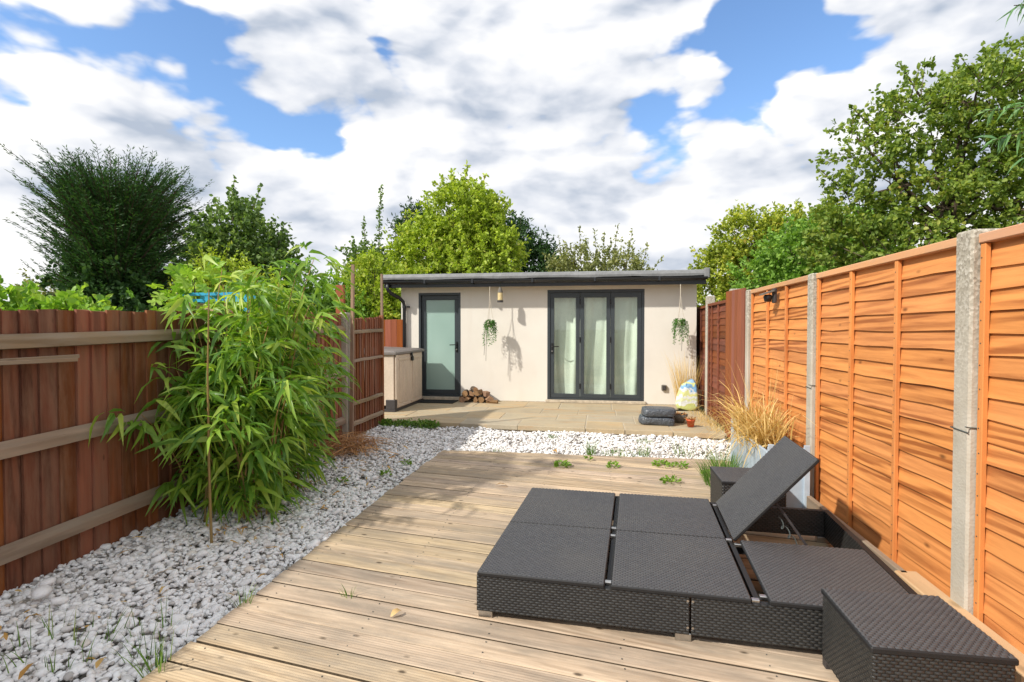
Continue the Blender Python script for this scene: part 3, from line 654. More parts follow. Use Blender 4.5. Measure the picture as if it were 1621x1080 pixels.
# ================================================================== RATTAN FURNITURE
def weave(u0, u1, v0, v1, pu, pv, h, fill=.86, brick=True):
    """bulging strands on a rectangle; returns local (u,v,h) verts and faces"""
    V = []; F = []; nu = max(1, round((u1-u0)/pu)); nv = max(1, round((v1-v0)/pv)); du = (u1-u0)/nu; dv = (v1-v0)/nv
    for j in range(nv):
        off = .5 if (brick and j % 2) else 0
        for i in range(-1 if off else 0, nu):
            a = u0+(i+off)*du+du*(1-fill)/2; b = a+du*fill*1.06; a = max(a, u0); b = min(b, u1)
            if b-a < du*.2: continue
            c = v0+j*dv+dv*.05; d = v0+(j+1)*dv-dv*.05; k = len(V); e = (b-a)*.28; g_ = (d-c)*.22
            V += [(a, c, 0), (b, c, 0), (b, d, 0), (a, d, 0), (a+e, c+g_, h), (b-e, c+g_, h), (b-e, d-g_, h), (a+e, d-g_, h)]
            F += [(k+4, k+5, k+6, k+7), (k, k+1, k+5, k+4), (k+1, k+2, k+6, k+5), (k+2, k+3, k+7, k+6), (k+3, k, k+4, k+7)]
    return np.array(V), np.array(F)
def weave_mesh(L_, W_, pu, pv, h, name='weave'):
    V, F = weave(0, L_, 0, W_, pu, pv, h); return np_mesh(name, V, F)
wcache = {}
def add_weave(parent, O, U, Vv, L_, W_, pu, pv, h, name='weave'):
    key = (round(L_, 3), round(W_, 3), pu, pv, h)
    if key not in wcache:
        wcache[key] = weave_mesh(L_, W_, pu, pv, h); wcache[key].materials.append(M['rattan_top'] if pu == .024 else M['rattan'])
    U = Vector(U).normalized(); Vv = Vector(Vv).normalized(); Nn = U.cross(Vv)
    o = bpy.data.objects.new(name, wcache[key]); C.objects.link(o); o.parent = parent; o['kind'] = 'stuff'
    m = Matrix((U, Vv, Nn)).transposed().to_4x4(); m.translation = Vector(O); o.matrix_local = m; return o
TZ = .232
bed = empty('rattan_daybed', (-.588, 2.565, 0), R(-3.5)); tag(bed, 'large black rattan daybed with flat panel tops and one raised backrest', 'daybed')
BLn, BWd = 1.99, 1.43
def plate(parent, name, u0, u1, v0, v1, z1, th=.024):
    t = empty(name, ((u0+u1)/2, (v0+v1)/2, z1-th)); t.parent = parent
    bpy.data.objects.remove(t)
    m = MB().box(-(u1-u0)/2, (u1-u0)/2, -(v1-v0)/2, (v1-v0)/2, 0, th-.0025, .005)
    o = m.build(name, M['rattan_core'], parent); o.location = ((u0+u1)/2, (v0+v1)/2, z1-th)
    L_, W_ = u1-u0, v1-v0
    add_weave(o, (-L_/2+.004, -W_/2+.004, th-.0025), (1, 0, 0), (0, 1, 0), L_-.008, W_-.008, .024, .0135, .0032)
    return o
# sides
def side(name, a, b, z0, z1, outn, th=.03):
    a = Vector(a); b = Vector(b); d = (b-a).normalized(); n_ = Vector(outn)
    m = MB(); q = [a, b, b-n_*th, a-n_*th]
    m.add([(p.x, p.y, z0) for p in q]+[(p.x, p.y, z1) for p in q], [(0, 3, 2, 1), (4, 5, 6, 7), (0, 1, 5, 4), (1, 2, 6, 5), (2, 3, 7, 6), (3, 0, 4, 7)])
    o = m.build(name, M['rattan_core'], bed); L_ = (b-a).length
    dd = d if d.cross(Vector((0, 0, 1))).dot(n_) > 0 else -d; O = a if dd == d else b
    add_weave(o, (O.x, O.y, z0), dd, (0, 0, 1), L_, z1-z0, .030, .0125, .004)
    # inner weave
    O2 = (b if dd == d else a)-n_*th; add_weave(o, (O2.x, O2.y, z0), -dd, (0, 0, 1), L_, z1-z0, .030, .0125, .003)
    return o
ZB, ZS = .036, .207
side('front_side', (0, 0, 0), (.985, 0, 0), ZB, ZS, (0, -1, 0)); side('front_side', (.993, 0, 0), (BLn, 0, 0), ZB, ZS, (0, -1, 0))
side('back_side', (0, BWd, 0), (BLn, BWd, 0), ZB, ZS, (0, 1, 0)); side('end_side', (.0, .031, 0), (.0, BWd-.031, 0), ZB, ZS, (-1, 0, 0)); side('end_side', (BLn, .031, 0), (BLn, BWd-.031, 0), ZB, ZS, (1, 0, 0))
for u, a in ((.63, 0), (1.275, 0)):
    MB().box(u-.012, u+.012, .031, BWd-.031, .12, .204).build('cross_beam', M['rattan_core'], bed)
MB().box(1.29, BLn-.031, .69, .71, .15, .2).build('cross_rail', M['rattan_core'], bed)
for (u, v) in ((.04, .02), (.96, .02), (1.95, .02), (.04, BWd-.03), (1.95, BWd-.03)):
    MB().box(u-.035, u+.035, v-.012, v+.03, 0, ZB, .003).build('foot', M['steel'], bed)
for (u0, u1) in ((.004, .612), (.640, 1.243)):
    plate(bed, 'top_panel', u0, u1, -.012, .69, TZ); plate(bed, 'top_panel', u0, u1, .698, 1.425, TZ)
plate(bed, 'top_panel', 1.315, 1.935, -.010, .69, TZ)
br = plate(bed, 'backrest', 1.285, 1.925, .70, 1.36, TZ)
th = R(48); piv = Vector((1.285, 1.03, TZ-.012)); Lb = .64
br.location = (piv.x+math.cos(th)*Lb/2+math.sin(th)*.012, piv.y, piv.z+math.sin(th)*Lb/2-math.cos(th)*.012); br.rotation_euler = (0, -th, 0)
stt = MB()
p1 = Vector((1.285+math.cos(th)*.33, .80, TZ+math.sin(th)*.33-.03)); p2 = Vector((1.78, .80, .05))
for dv in (-.02, .05): stt.bar(p1+Vector((0, dv, 0)), p2+Vector((0, dv, 0)), .012, .03, (0, 1, 0))
sto = stt.build('support_strut', M['darkgrey'], bed)
rt_ = MB(); pts = []
for i in range(61):
    f = i/60; p = p1.lerp(p2, .25+.62*f)+Vector((-.035, -.03, -.02)); pts.append(p+Vector((math.sin(f*31)*.012-.005, math.cos(f*31)*.010, math.cos(f*31)*.016)))
rt_.tube(pts, .0035, 5).build('ratchet_spring', M['wire'], sto)
hg = MB()
for (u, v) in ((.626, .05), (.626, .64), (.626, .76), (1.262, .72), (1.300, .66), (1.275, 1.34), (1.262, .02), (1.305, .06)): hg.box(u-.018, u+.018, v-.012, v+.012, TZ-.03, TZ-.012, .003)
tag(hg.build('hinge_brackets', M['steel'], bed), kind='stuff')
rv = MB()
for u in (.978, 1.0):
    for z in (.07, .19): rv.lathe([(.0005, 0), (.006, 0)], (0, 0, 0), 6); q = len(rv.v)-12; rv.v[q:] = [(u+a, -.0055, z+b) for (a, b, c) in rv.v[q:]]
tag(rv.build('rivets', M['steel'], bed), kind='stuff')
def stool(x0, y0, W_, D_, H, label, rz=0):
    t = empty('rattan_stool', (x0, y0, 0), rz); tag(t, label, 'stool', 'matching rattan stools')
    z0 = .035; z1 = H-.026
    body = MB().box(.008, W_-.008, .008, D_-.008, z0, z1).build('body', M['rattan_core'], t)
    for O, U, L_ in (((.008, .008, z0), (1, 0, 0), W_-.016), ((W_-.008, .008, z0), (0, 1, 0), D_-.016), ((W_-.008, D_-.008, z0), (-1, 0, 0), W_-.016), ((.008, D_-.008, z0), (0, -1, 0), D_-.016)):
        add_weave(body, O, U, (0, 0, 1), L_, z1-z0, .026, .0115, .0042)
    lid = MB().box(0, W_, 0, D_, z1, H-.0025, .005).build('lid', M['rattan_core'], t)
    add_weave(lid, (.004, .004, H-.0025), (1, 0, 0), (0, 1, 0), W_-.008, D_-.008, .024, .0135, .0036)
    for (a, b) in ((.025, .025), (W_-.025, .025), (.025, D_-.025), (W_-.025, D_-.025)): MB().box(a-.018, a+.018, b-.018, b+.018, 0, z0, .003).build('leg', M['darkgrey'], t)
stool(.912, 2.005, .445, .435, .322, 'square black rattan stool in the near right corner beside the daybed')
stool(.852, 4.045, .44, .43, .322, 'black rattan stool behind the daybed, half hidden by the raised backrest')

# ================================================================== OBJECTS BY THE BUILDING
bx = empty('storage_box', (-3.30, 8.47, .042)); tag(bx, 'beige plastic garden storage box with grey lid beside the glass door', 'storage box')
BD, BLg, BH = .78, 1.44, .94
MB().box(-BD, -.02, .012, BLg-.012, .10, BH, .01).build('body', M['beige'], bx)
MB().add([(-BD-.02, -.025, BH), (.025, -.025, BH), (.025, BLg+.02, BH), (-BD-.02, BLg+.02, BH), (-BD-.02, -.025, BH+.045), (.025, -.025, BH+.035), (.025, BLg+.02, BH+.035), (-BD-.02, BLg+.02, BH+.045), (-BD+.05, .04, BH+.085), (-.04, .04, BH+.06), (-.04, BLg-.05, BH+.06), (-BD+.05, BLg-.05, BH+.085)],
     [(0, 3, 2, 1), (0, 1, 5, 4), (1, 2, 6, 5), (2, 3, 7, 6), (3, 0, 4, 7), (4, 5, 9, 8), (5, 6, 10, 9), (6, 7, 11, 10), (7, 4, 8, 11), (8, 9, 10, 11)]).build('lid', M['grey_lid'], bx)
MB().box(-BD, .0, 0, BLg, 0, .045, .004).build('base', M['darkgrey'], bx)
MB().box(-.16, .004, -.004, .10, .046, .20, .008).build('corner_foot', M['darkgrey'], bx)
for k in range(2):
    y0 = .10+k*.64; d = MB().box(-.02, .0, y0, y0+.63, .05, BH-.012, .005).build('door', M['beige'], bx)
    for j in range(5):
        MB().box(.0, .010, y0+.11+j*.085, y0+.11+j*.085+.071, .13, BH-.12, .003).build('slat', M['beige'], d)
    MB().box(.0, .013, y0+.04, y0+.60, BH-.10, BH-.06, .002).build('top_rail', M['beige'], d); MB().box(.0, .013, y0+.04, y0+.60, .065, .11, .002).build('bottom_rail', M['beige'], d)
MB().box(.001, .022, .014, .095, .202, BH-.004, .006).build('corner_post', M['beige'], bx)
lt = MB(); lt.box(.009, .04, .71, .77, BH-.05, BH+.01, .008); lt.box(.012, .05, .72, .80, BH-.14, BH-.06, .012); lt.tube([(.03, .74, BH-.03), (.04, .75, BH-.07), (.04, .77, BH-.09)], .012, 6); lt.build('latch', M['black'], bx)
mt_ = MB().box(0, .78, 0, .40, 0, .014, .004).build('doormat', M['mat']); mt_.location = (-3.42, 9.60, .046); tag(mt_, 'dark doormat lying below the frosted glass door', 'doormat')
# logs
def log(x, y, z, r, L_, ax, roll, seed, wedge=True):
    g = random.Random(seed); m = MB(); n_ = 9; angs = [2*math.pi*i/n_ for i in range(n_)] if not wedge else None
    if wedge:
        prof = [(0, 0)]+[(r*math.cos(a), r*math.sin(a)) for a in [R(-8+i*17) for i in range(7)]]; cx = sum(p[0] for p in prof)/len(prof); cz = sum(p[1] for p in prof)/len(prof); prof = [(a-cx, b-cz) for a, b in prof]
    else: prof = [(r*.72*math.cos(a)*g.uniform(.9, 1.1), r*.72*math.sin(a)*g.uniform(.9, 1.1)) for a in angs]
    n_ = len(prof); rings = [[(a*s, L_*t, b*s) for a, b in prof] for t, s in ((-.5, .97), (-.1, 1.03), (.3, .99), (.5, .96))]
    vs = [(p[0]+g.uniform(-.003, .003), p[1], p[2]+g.uniform(-.003, .003)) for q in rings for p in q]
    for i in range(3):
        for k in range(n_):
            m.mi = 1 if (wedge and k in (0, n_-1)) else 0
            m.f.append((i*n_+k, i*n_+(k+1) % n_, i*n_+n_+(k+1) % n_, i*n_+n_+k)); m.m.append(m.mi)
    m.v += vs; m.f += [tuple(range(n_-1, -1, -1)), tuple(3*n_+k for k in range(n_))]; m.m += [1, 1]
    o = m.build('log', [M['bark'], M['logcut']]); o.location = (x, y, z); o.rotation_euler = (0, roll, ax); tag(o, 'split firewood log in the small pile beside the glass door', 'log', 'firewood logs by the wall'); return o
M['logcut'] = wood('cut_log_face', (.33, .195, .105), (.15, .085, .05), 1, 1.5, .2, None, 0, .35, .85, .7)
lg = [(-2.54, 0, .095, .085, .24, .15, .3, 0), (-2.41, .01, .095, .08, .26, -.2, 2.1, 1), (-2.29, -.02, .09, .09, .24, .1, 4.0, 1), (-2.15, .0, .095, .085, .25, -.1, 1.2, 0), (-2.03, -.02, .10, .10, .26, .35, 2.2, 1),
      (-2.48, .0, .205, .085, .25, .1, 1.0, 0), (-2.37, .02, .21, .085, .24, .25, .1, 1), (-2.24, .0, .20, .10, .26, -.15, 2.6, 1), (-2.10, .02, .19, .085, .22, .6, 1.6, 1), (-2.32, .0, .275, .07, .22, .5, 2.0, 0), (-1.95, -.13, .065, .05, .24, 1.2, .9, 1)]
LGN = ['leftmost log of the bottom row', 'second log from the left in the bottom row', 'middle log of the bottom row', 'fourth log from the left in the bottom row', 'rightmost log of the bottom row', 'leftmost log of the second row', 'second log from the left in the second row', 'third log from the left in the second row', 'rightmost log of the second row', 'topmost log', 'thin split log lying loose at the right front']
for i, (x, dy, z, r, L_, ax, roll, wg) in enumerate(lg): log(x, 9.93+dy, z, r, L_, ax, roll, 40+i, bool(wg))['label'] = LGN[i]+' of the firewood pile by the wall'
# lantern under the eaves
ln = empty('hanging_lantern', (-1.80, 9.79, 1.93)); ln.scale = (1.35, 1.35, 1.3); ln.location.z = 1.90; tag(ln, 'small cream and grey lantern hanging under the roof edge', 'lantern')
MB().lathe([(.001, .018), (.034, .018), (.034, .125), (.001, .125)], n=14).build('lamp_body', M['cream_lamp'], ln, False)
MB().lathe([(.001, .20), (.012, .20), (.026, .17), (.036, .13), (.036, .122), (.001, .122)], n=14).build('cap', M['greypot'], ln)
MB().lathe([(.001, -.006), (.040, -.012), (.040, .012), (.030, .02), (.001, .02)], n=14).build('base_ring', M['darkgrey'], ln)
MB().tube([(0, 0, .2), (0, 0, .245)], .004, 6).build('hook', M['wire'], ln)

# ---- numpy leaf builder
def frames(D, g, flat=.0, upv=None):
    D = D/np.linalg.norm(D, axis=1, keepdims=True)
    ref = g.normal(size=D.shape)+(np.array([0, 0, 1])*flat if upv is None else upv*flat)
    S = np.cross(D, ref); S /= np.linalg.norm(S, axis=1, keepdims=True)+1e-9
    return D, S, np.cross(S, D)
TPL = {
 'oval': (np.array([(0, 0, 0), (.32, .5, .10), (.72, .38, .08), (1, 0, -.05), (.72, -.38, .08), (.32, -.5, .10)]), np.array([(0, 3, 2, 1), (0, 5, 4, 3)])),
 'diamond': (np.array([(0, 0, 0), (.45, .5, .06), (1, 0, 0), (.45, -.5, .06)]), np.array([(0, 1, 2), (0, 2, 3)])),
 'lance': (np.array([(0, 0, 0), (.08, .22, .01), (.08, -.22, .01), (.3, .5, .06), (.3, 0, .04), (.3, -.5, .06), (.65, .36, .01), (.65, 0, -.01), (.65, -.36, .01), (1, 0, -.16), (.08, 0, .0)]),
           np.array([(0, 10, 1, 1), (0, 2, 10, 10), (10, 4, 3, 1), (2, 5, 4, 10), (4, 7, 6, 3), (5, 8, 7, 4), (7, 9, 6, 6), (8, 9, 7, 7)])),
}
def leaf_arrays(P, D, L_, W_, shape, g, flat=.5, droop=None):
    T, F = TPL[shape]; n_ = len(P); D, S, Nn = frames(np.asarray(D, float), g, flat)
    flip = np.where(Nn[:, 2] < 0, -1, 1)[:, None] if flat > 0 else np.ones((n_, 1)); S = S*flip; Nn = Nn*flip
    V = P[:, None, :]+D[:, None, :]*(T[None, :, 0:1]*L_[:, None, None])+S[:, None, :]*(T[None, :, 1:2]*W_[:, None, None])+Nn[:, None, :]*(T[None, :, 2:3]*L_[:, None, None])
    if droop is not None: V[:, :, 2] -= (T[None, :, 0]**2)*(L_*droop)[:, None]
    m = len(T); FF = (F[None]+(np.arange(n_)*m)[:, None, None]).reshape(-1, F.shape[1]); return V.reshape(-1, 3), FF
def fix_mesh(name, V, F):
    # quads that repeat a corner become triangles
    if F.shape[1] == 4:
        tri = F[:, 2] == F[:, 3]
        if tri.any():
            F3 = np.r_[F[tri][:, :3], F[~tri][:, :3], F[~tri][:, [0, 2, 3]]]; return np_mesh(name, V, F3)
    return np_mesh(name, V, F)
def foliage(name, parent, mat, P, D, L_, W_, shape, g, flat=.5, droop=None, kind='stuff'):
    V, F = leaf_arrays(np.asarray(P), np.asarray(D), np.asarray(L_), np.asarray(W_), shape, g, flat, droop)
    o = link(name, fix_mesh(name, V, F), mat, parent); o['kind'] = kind; return o
def unit(g, n_):
    v = g.normal(size=(n_, 3)); return v/np.linalg.norm(v, axis=1, keepdims=True)
# ---- hanging planters
def hanger(x, y, ztop, zpot, ztail, label, seed, tails=2, side=.0):
    g = np.random.default_rng(seed); t = empty('hanging_planter', (x, y, zpot)); tag(t, label, 'hanging plant', 'hanging plants under the roof edge')
    m = MB(); h = ztop-zpot
    m.tube([(0, 0, h), (.0, 0, h*.72)], .007, 6)
    for a in (0, 2.1, 4.2): m.tube([(0, 0, h*.74), (.035*math.cos(a), .035*math.sin(a), h*.3), (.065*math.cos(a), .065*math.sin(a), .06), (.05*math.cos(a), .05*math.sin(a), -.04), (0, 0, -.075)], .004, 5)
    m.build('cord', M['rope'], t)
    MB().lathe([(.001, -.06), (.045, -.06), (.062, .05), (.056, .05), (.05, .03), (.001, .03)], n=16).build('pot', M['rope'], t, True)
    tl = MB()
    for k in range(tails): tl.tube([(-.03-.025*k*tails/2+side, -.02*k, -.06), (-.035-.03*k+side, -.02, (ztail-zpot)*.6), (-.04-.035*k+side, -.02, ztail-zpot+.10*k)], .005, 5)
    tl.build('cord_tail', M['greyrope'], t)
    P = []; D = []
    for i in range(30):
        a = g.uniform(0, 6.28); r0 = .05; L2 = g.uniform(.16, .46); st = np.array([r0*math.cos(a), r0*math.sin(a), .05]); o_ = np.array([math.cos(a), math.sin(a), 0])*g.uniform(.03, .08)
        for k in range(26):
            f = k/25; p = st+o_*math.sin(f*2)+np.array([.01*math.sin(f*9+i), .01*math.cos(f*7+i), .05*math.sin(f*3)-L2*f]); P.append(p); D.append(unit(g, 1)[0]+o_*4+np.array([0, 0, -.3]))
    n_ = len(P); foliage('trailing_leaves', t, M['trail'], np.array(P), np.array(D), g.uniform(.022, .04, n_), g.uniform(.012, .02, n_), 'oval', g, .4)
M['trail'] = leafmat('trailing_plant', [(0, (.03, .10, .02)), (.5, (.09, .24, .04)), (1, (.20, .38, .10))], .3)
hanger(-1.99, 9.78, 2.17, 1.50, .82, 'trailing plant in a rope hanger between the glass door and folding doors', 11, 2, -.03)
hanger(1.36, 9.78, 2.17, 1.52, 1.02, 'trailing plant in a rope hanger near the right corner of the building', 12, 1, .06)
# ---- sacks and pots
def blob_mesh(sx, sy, sz, seed, e=.45, nz=14, nu=28, lump=.05):
    g = random.Random(seed); vs = []; fs = []; ph = [g.uniform(0, 6) for _ in range(8)]
    for j in range(nz+1):
        t = -math.pi/2+math.pi*j/nz
        for i in range(nu):
            a = 2*math.pi*i/nu; f = lambda c, p: math.copysign(abs(c)**p, c)
            x = f(math.cos(t), e)*f(math.cos(a), e); y = f(math.cos(t), e)*f(math.sin(a), e); z = f(math.sin(t), e)
            l = 1+lump*(math.sin(3*a+ph[0]+2*t)+.7*math.sin(5*a+ph[1]-3*t)+.5*math.sin(9*a+ph[2]+6*t)*.6)
            vs.append((sx*x*l, sy*y*l, sz*z*(1+lump*math.sin(4*x+ph[3])+lump*math.sin(5*y+ph[4]))))
    for j in range(nz):
        for i in range(nu): fs.append((j*nu+i, j*nu+(i+1) % nu, (j+1)*nu+(i+1) % nu, (j+1)*nu+i))
    return MB().add(vs, fs)
def sackmat():
    t = Nt('printed_sack'); v = t.coords((1, 1, 1)); sep = t.n('ShaderNodeSeparateXYZ'); t.L.new(v, sep.inputs[0]); nz = t.noise(v, 7, 3); nb = t.noise(v, 26, 3)
    f = t.math('ADD', t.rng(sep.outputs[2], -.24, .26), t.math('MULTIPLY', t.math('SUBTRACT', nz, .5), .55))
    x = t.n('ShaderNodeValToRGB'); x.color_ramp.interpolation = 'CONSTANT'; e = x.color_ramp.elements
    st_ = [(0, (.55, .60, .22)), (.16, (.70, .72, .70)), (.26, (.66, .70, .40)), (.36, (.72, .75, .74)), (.48, (.68, .70, .30)), (.62, (.70, .74, .76)), (.68, (.22, .42, .66)), (.80, (.62, .66, .28)), (.88, (.30, .48, .68))]
    while len(e) < len(st_): e.new(.5)
    for i, (p, c) in enumerate(st_): e[i].position = p; e[i].color = (*c, 1)
    t.L.new(f, x.inputs[0]); col = t.mix(t.rng(sep.outputs[0], .12, .17), x.outputs[0], (.62, .52, .06)); t.bump(nb, .5, .02); return t.fin(col, .45, .4)
M['sack'] = sackmat()
sk_ = blob_mesh(.175, .11, .25, 4, .36, 18, 40, .035)
def sackshape(x, y, z):
    f = (z+.25)/.5; w_ = 1.0 if f < .3 else 1.0-.42*((f-.3)/.7)**1.2; cr_ = .010*math.sin(x*60+z*25)+.008*math.sin(z*55+x*18)
    return (x*w_+.02*f, y*(w_*.8+.2)+cr_*(.3+f), z+(.03*math.sin(x*14) if f > .8 else 0))
sk_.v = [sackshape(*p) for p in sk_.v]
o = sk_.build('compost_sack', M['sack'], None, True); o.location = (1.44, 9.50, .285); o.rotation_euler = (R(-5), R(3), .15); tag(o, 'upright sack printed in green, yellow and blue by the wall', 'sack')
MB().box(-.20, .24, -.1, .16, -.262, -.245, .004).build('sack_base', M['black'], o)
def plasticmat():
    t = Nt('black_plastic_bag'); v = t.coords((1, 1, 1), rnd=7); a = t.noise(v, 14, 4, .6, 1.5); b = t.noise(v, 3, 3)
    t.bump(a, .9, .03); return t.fin(t.mix(t.rng(b, .5, .65), (.070, .082, .10), (.16, .19, .22)), .32, .6)  # paler blue-grey patches paint the sheen into the bag colour
M['bag'] = plasticmat()
for i, (z, s, dx) in enumerate(((.105, 1, 0), (.222, .95, .015))):
    o = blob_mesh(.245*s, .16, .062, 20+i, .38, 14, 34, .035).build('plastic_sack', M['bag'], None, True); o.location = (.80+dx, 8.02, z); o.rotation_euler = (R(2), R(2*(1-i)), R(-3+4*i))
    tag(o, ('lower' if i == 0 else 'upper')+' of two flat black plastic sacks stacked on the patio', 'sack', 'black sacks stacked on the patio')
def pot_thing(name, x, y, z, prof, mat, label, seed, dead=True, n_=20):
    g = np.random.default_rng(seed); t = empty(name, (x, y, z)); tag(t, label, 'pot')
    MB().lathe(prof, n=n_).build('pot', M[mat], t, True); rt = prof[-1][0]; zt = prof[-1][1]
    MB().lathe([(rt*.95, zt-.012), (rt*.5, zt-.006), (.001, zt-.004)], n=12).build('soil', M['soil'], t)
    P = []; D = []
    for i in range(40):
        a = g.uniform(0, 6.28); P.append((rt*.6*math.cos(a), rt*.6*math.sin(a), zt-.01)); D.append((math.cos(a)*.7, math.sin(a)*.7, g.uniform(.1, 1)))
    foliage('dead_leaves' if dead else 'leaves', t, M['drystem'] if dead else M['weed'], np.array(P), np.array(D), g.uniform(.03, .07, 40), g.uniform(.008, .02, 40), 'oval', g, .3)
pot_thing('flower_pot', 1.24, 7.86, .044, [(.001, 0), (.042, 0), (.056, .085), (.062, .085), (.062, .105), (.055, .105)], 'terracotta', 'small orange plastic flower pot with dead stems on the patio', 3)
pot_thing('planting_bowl', 1.13, 8.22, .044, [(.001, 0), (.07, 0), (.115, .07), (.128, .12), (.118, .12)], 'greypot', 'round grey planting bowl between the black sacks and orange pot', 4)
# blades: curved strips
def blades(name, parent, mat, base, tips, width, g, mid=.5, kind='stuff', seg=4):
    base = np.asarray(base, float); tips = np.asarray(tips, float); n_ = len(base); d = tips-base; V = np.zeros((n_, (seg+1)*2, 3)); ang = g.uniform(0, math.pi, n_); S = np.c_[np.cos(ang), np.sin(ang), g.uniform(-.3, .3, n_)]
    bow = np.zeros((n_, 3)); bow[:, 2] = np.linalg.norm(d, axis=1)*mid
    for k in range(seg+1):
        f = k/seg; c = base+d*f+bow*(f*(1-f))
        w_ = np.asarray(width)*(1-f*.9)*.5; V[:, 2*k] = c-S*w_[:, None] if np.ndim(w_) else c-S*w_; V[:, 2*k+1] = c+S*w_[:, None] if np.ndim(w_) else c+S*w_
    F = np.array([(2*k, 2*k+1, 2*k+3, 2*k+2) for k in range(seg)]); FF = (F[None]+(np.arange(n_)*(seg+1)*2)[:, None, None]).reshape(-1, 4)
    o = link(name, np_mesh(name, V.reshape(-1, 3), FF), mat, parent)
    if kind: o['kind'] = kind
    return o
def tuft(name, x, y, z, r, h, n_, label, cat, mat, seed, w_=.006, lean=(0, 0), group=None, spread=.8, stuff=False, mid=.5):
    g = np.random.default_rng(seed); t = empty(name, (x, y, z)); tag(t, label, cat, group)
    a = g.uniform(0, 6.283, n_); q = np.sqrt(g.uniform(0, 1, n_))*r; B = np.c_[q*np.cos(a), q*np.sin(a), np.zeros(n_)]; hh = h*g.uniform(.45, 1.05, n_); a2 = a+g.normal(0, .7, n_); sp = hh*spread*g.uniform(.1, 1, n_)
    T = B+np.c_[np.cos(a2)*sp+lean[0]*hh, np.sin(a2)*sp+lean[1]*hh, hh]; blades('blades', t, M[mat], B, T, w_*g.uniform(.6, 1.3, n_), g, mid); return t
tuft('dry_stalks', 1.44, 9.72, .04, .14, .95, 260, 'tall dry straw stalks standing behind the printed sack', 'dry plant', 'drygrass', 31, .008, (.0, 0), None, .35)
# cardboard and sticks behind
o = MB().add([(0, 0, 0), (.16, .02, .04), (.20, .03, .30), (.06, .02, .36), (0, .012, 0), (.16, .032, .04), (.20, .042, .30), (.06, .032, .36)], [(0, 1, 2, 3), (7, 6, 5, 4), (0, 4, 5, 1), (1, 5, 6, 2), (2, 6, 7, 3), (3, 7, 4, 0)]).build('cardboard_flap', M['cardboard']); o.location = (1.52, 9.70, .05); tag(o, 'brown cardboard piece leaning beside the printed sack', 'cardboard')
g_ = np.random.default_rng(8); n_ = 26; B = np.c_[g_.uniform(.62, 1.2, n_), g_.uniform(8.75, 9.1, n_), g_.uniform(.05, .10, n_)]; T = B+np.c_[g_.uniform(-.25, .25, n_), g_.uniform(-.08, .08, n_), g_.uniform(-.02, .05, n_)]
tag(blades('twig_heap', None, M['drystem'], B, T, .01, g_, .1, None), 'low heap of red brown twigs behind the black sacks', 'twigs', kind='stuff')

# ================================================================== PLANTER AND PLANTS ON THE RIGHT
pl = empty('planter_trough', (1.44, 5.10, 0)); tag(pl, 'pale blue grey timber trough planter holding dry straw grass', 'planter')
for nm, b in (('end_panel', (-.15, .15, .575, .60, 0, .50)), ('end_panel', (-.15, .15, -.60, -.575, 0, .48)), ('side_panel', (-.15, -.128, -.5745, .5745, .01, .44)), ('side_panel', (.128, .15, -.5745, .5745, .01, .44))):
    MB().box(*b, .004).build(nm, M['bluepaint'], pl)
MB().box(-.127, .127, -.574, .574, .02, .40).build('soil', M['soil'], pl)
for dx in (-.13, .13):
    for dy in (-.61, .61): MB().box(dx-.022, dx+.022, dy-.009, dy+.009, -.05, .505, .003).build('corner_post', M['bluepaint'], pl)
for i, (yy, n_, h, sp) in enumerate(((5.45, 90, .34, 1.5), (5.2, 85, .30, 1.6), (4.95, 60, .32, 1.4))):
    tuft('straw_grass', 1.44, yy, .40, .10, h, n_, ('farthest', 'middle', 'nearest')[i]+' clump of dry golden grass in the blue trough planter', 'dry grass', 'drygrass', 60+i, .013, (-.15, -.1), 'dry grass clumps in the trough', sp, mid=.9)
def straw_spill():
    g = np.random.default_rng(99); n_ = 420; B = np.c_[1.40+g.normal(0, .07, n_), g.uniform(4.75, 5.62, n_), np.full(n_, .42)]; T = B+np.c_[g.normal(-.10, .20, n_), g.normal(-.05, .24, n_), g.normal(.06, .17, n_)]
    T[:, 0] = np.minimum(T[:, 0], 1.64); tag(blades('straw_tangle', None, M['drygrass'], B, T, g.uniform(.006, .02, n_), g, 1.0), 'tangle of pale dry leaves spilling over the blue trough planter', 'dry grass', kind='stuff')
straw_spill()
tuft('tall_straw', 1.50, 5.55, .40, .14, .80, 46, 'tall thin dry stalks rising against the orange fence', 'dry grass', 'drygrass', 66, .005, (0, .1), None, .35)
tuft('grass_clump', 1.06, 5.15, -.03, .12, .30, 260, 'thick green grass clump growing beside the far rattan stool', 'grass', 'grass', 70, .007, (.0, 0), None, .9)
tuft('grass_clump', 1.02, 4.72, -.03, .08, .22, 130, 'lower green grass clump at the deck edge beside the far stool', 'grass', 'grass', 71, .007, (.0, 0), None, .9)
tuft('grass_clump', 1.20, 5.50, -.03, .10, .34, 150, 'green grass clump directly in front of the blue trough planter', 'grass', 'grass', 72, .007, (.0, 0), None, .8)
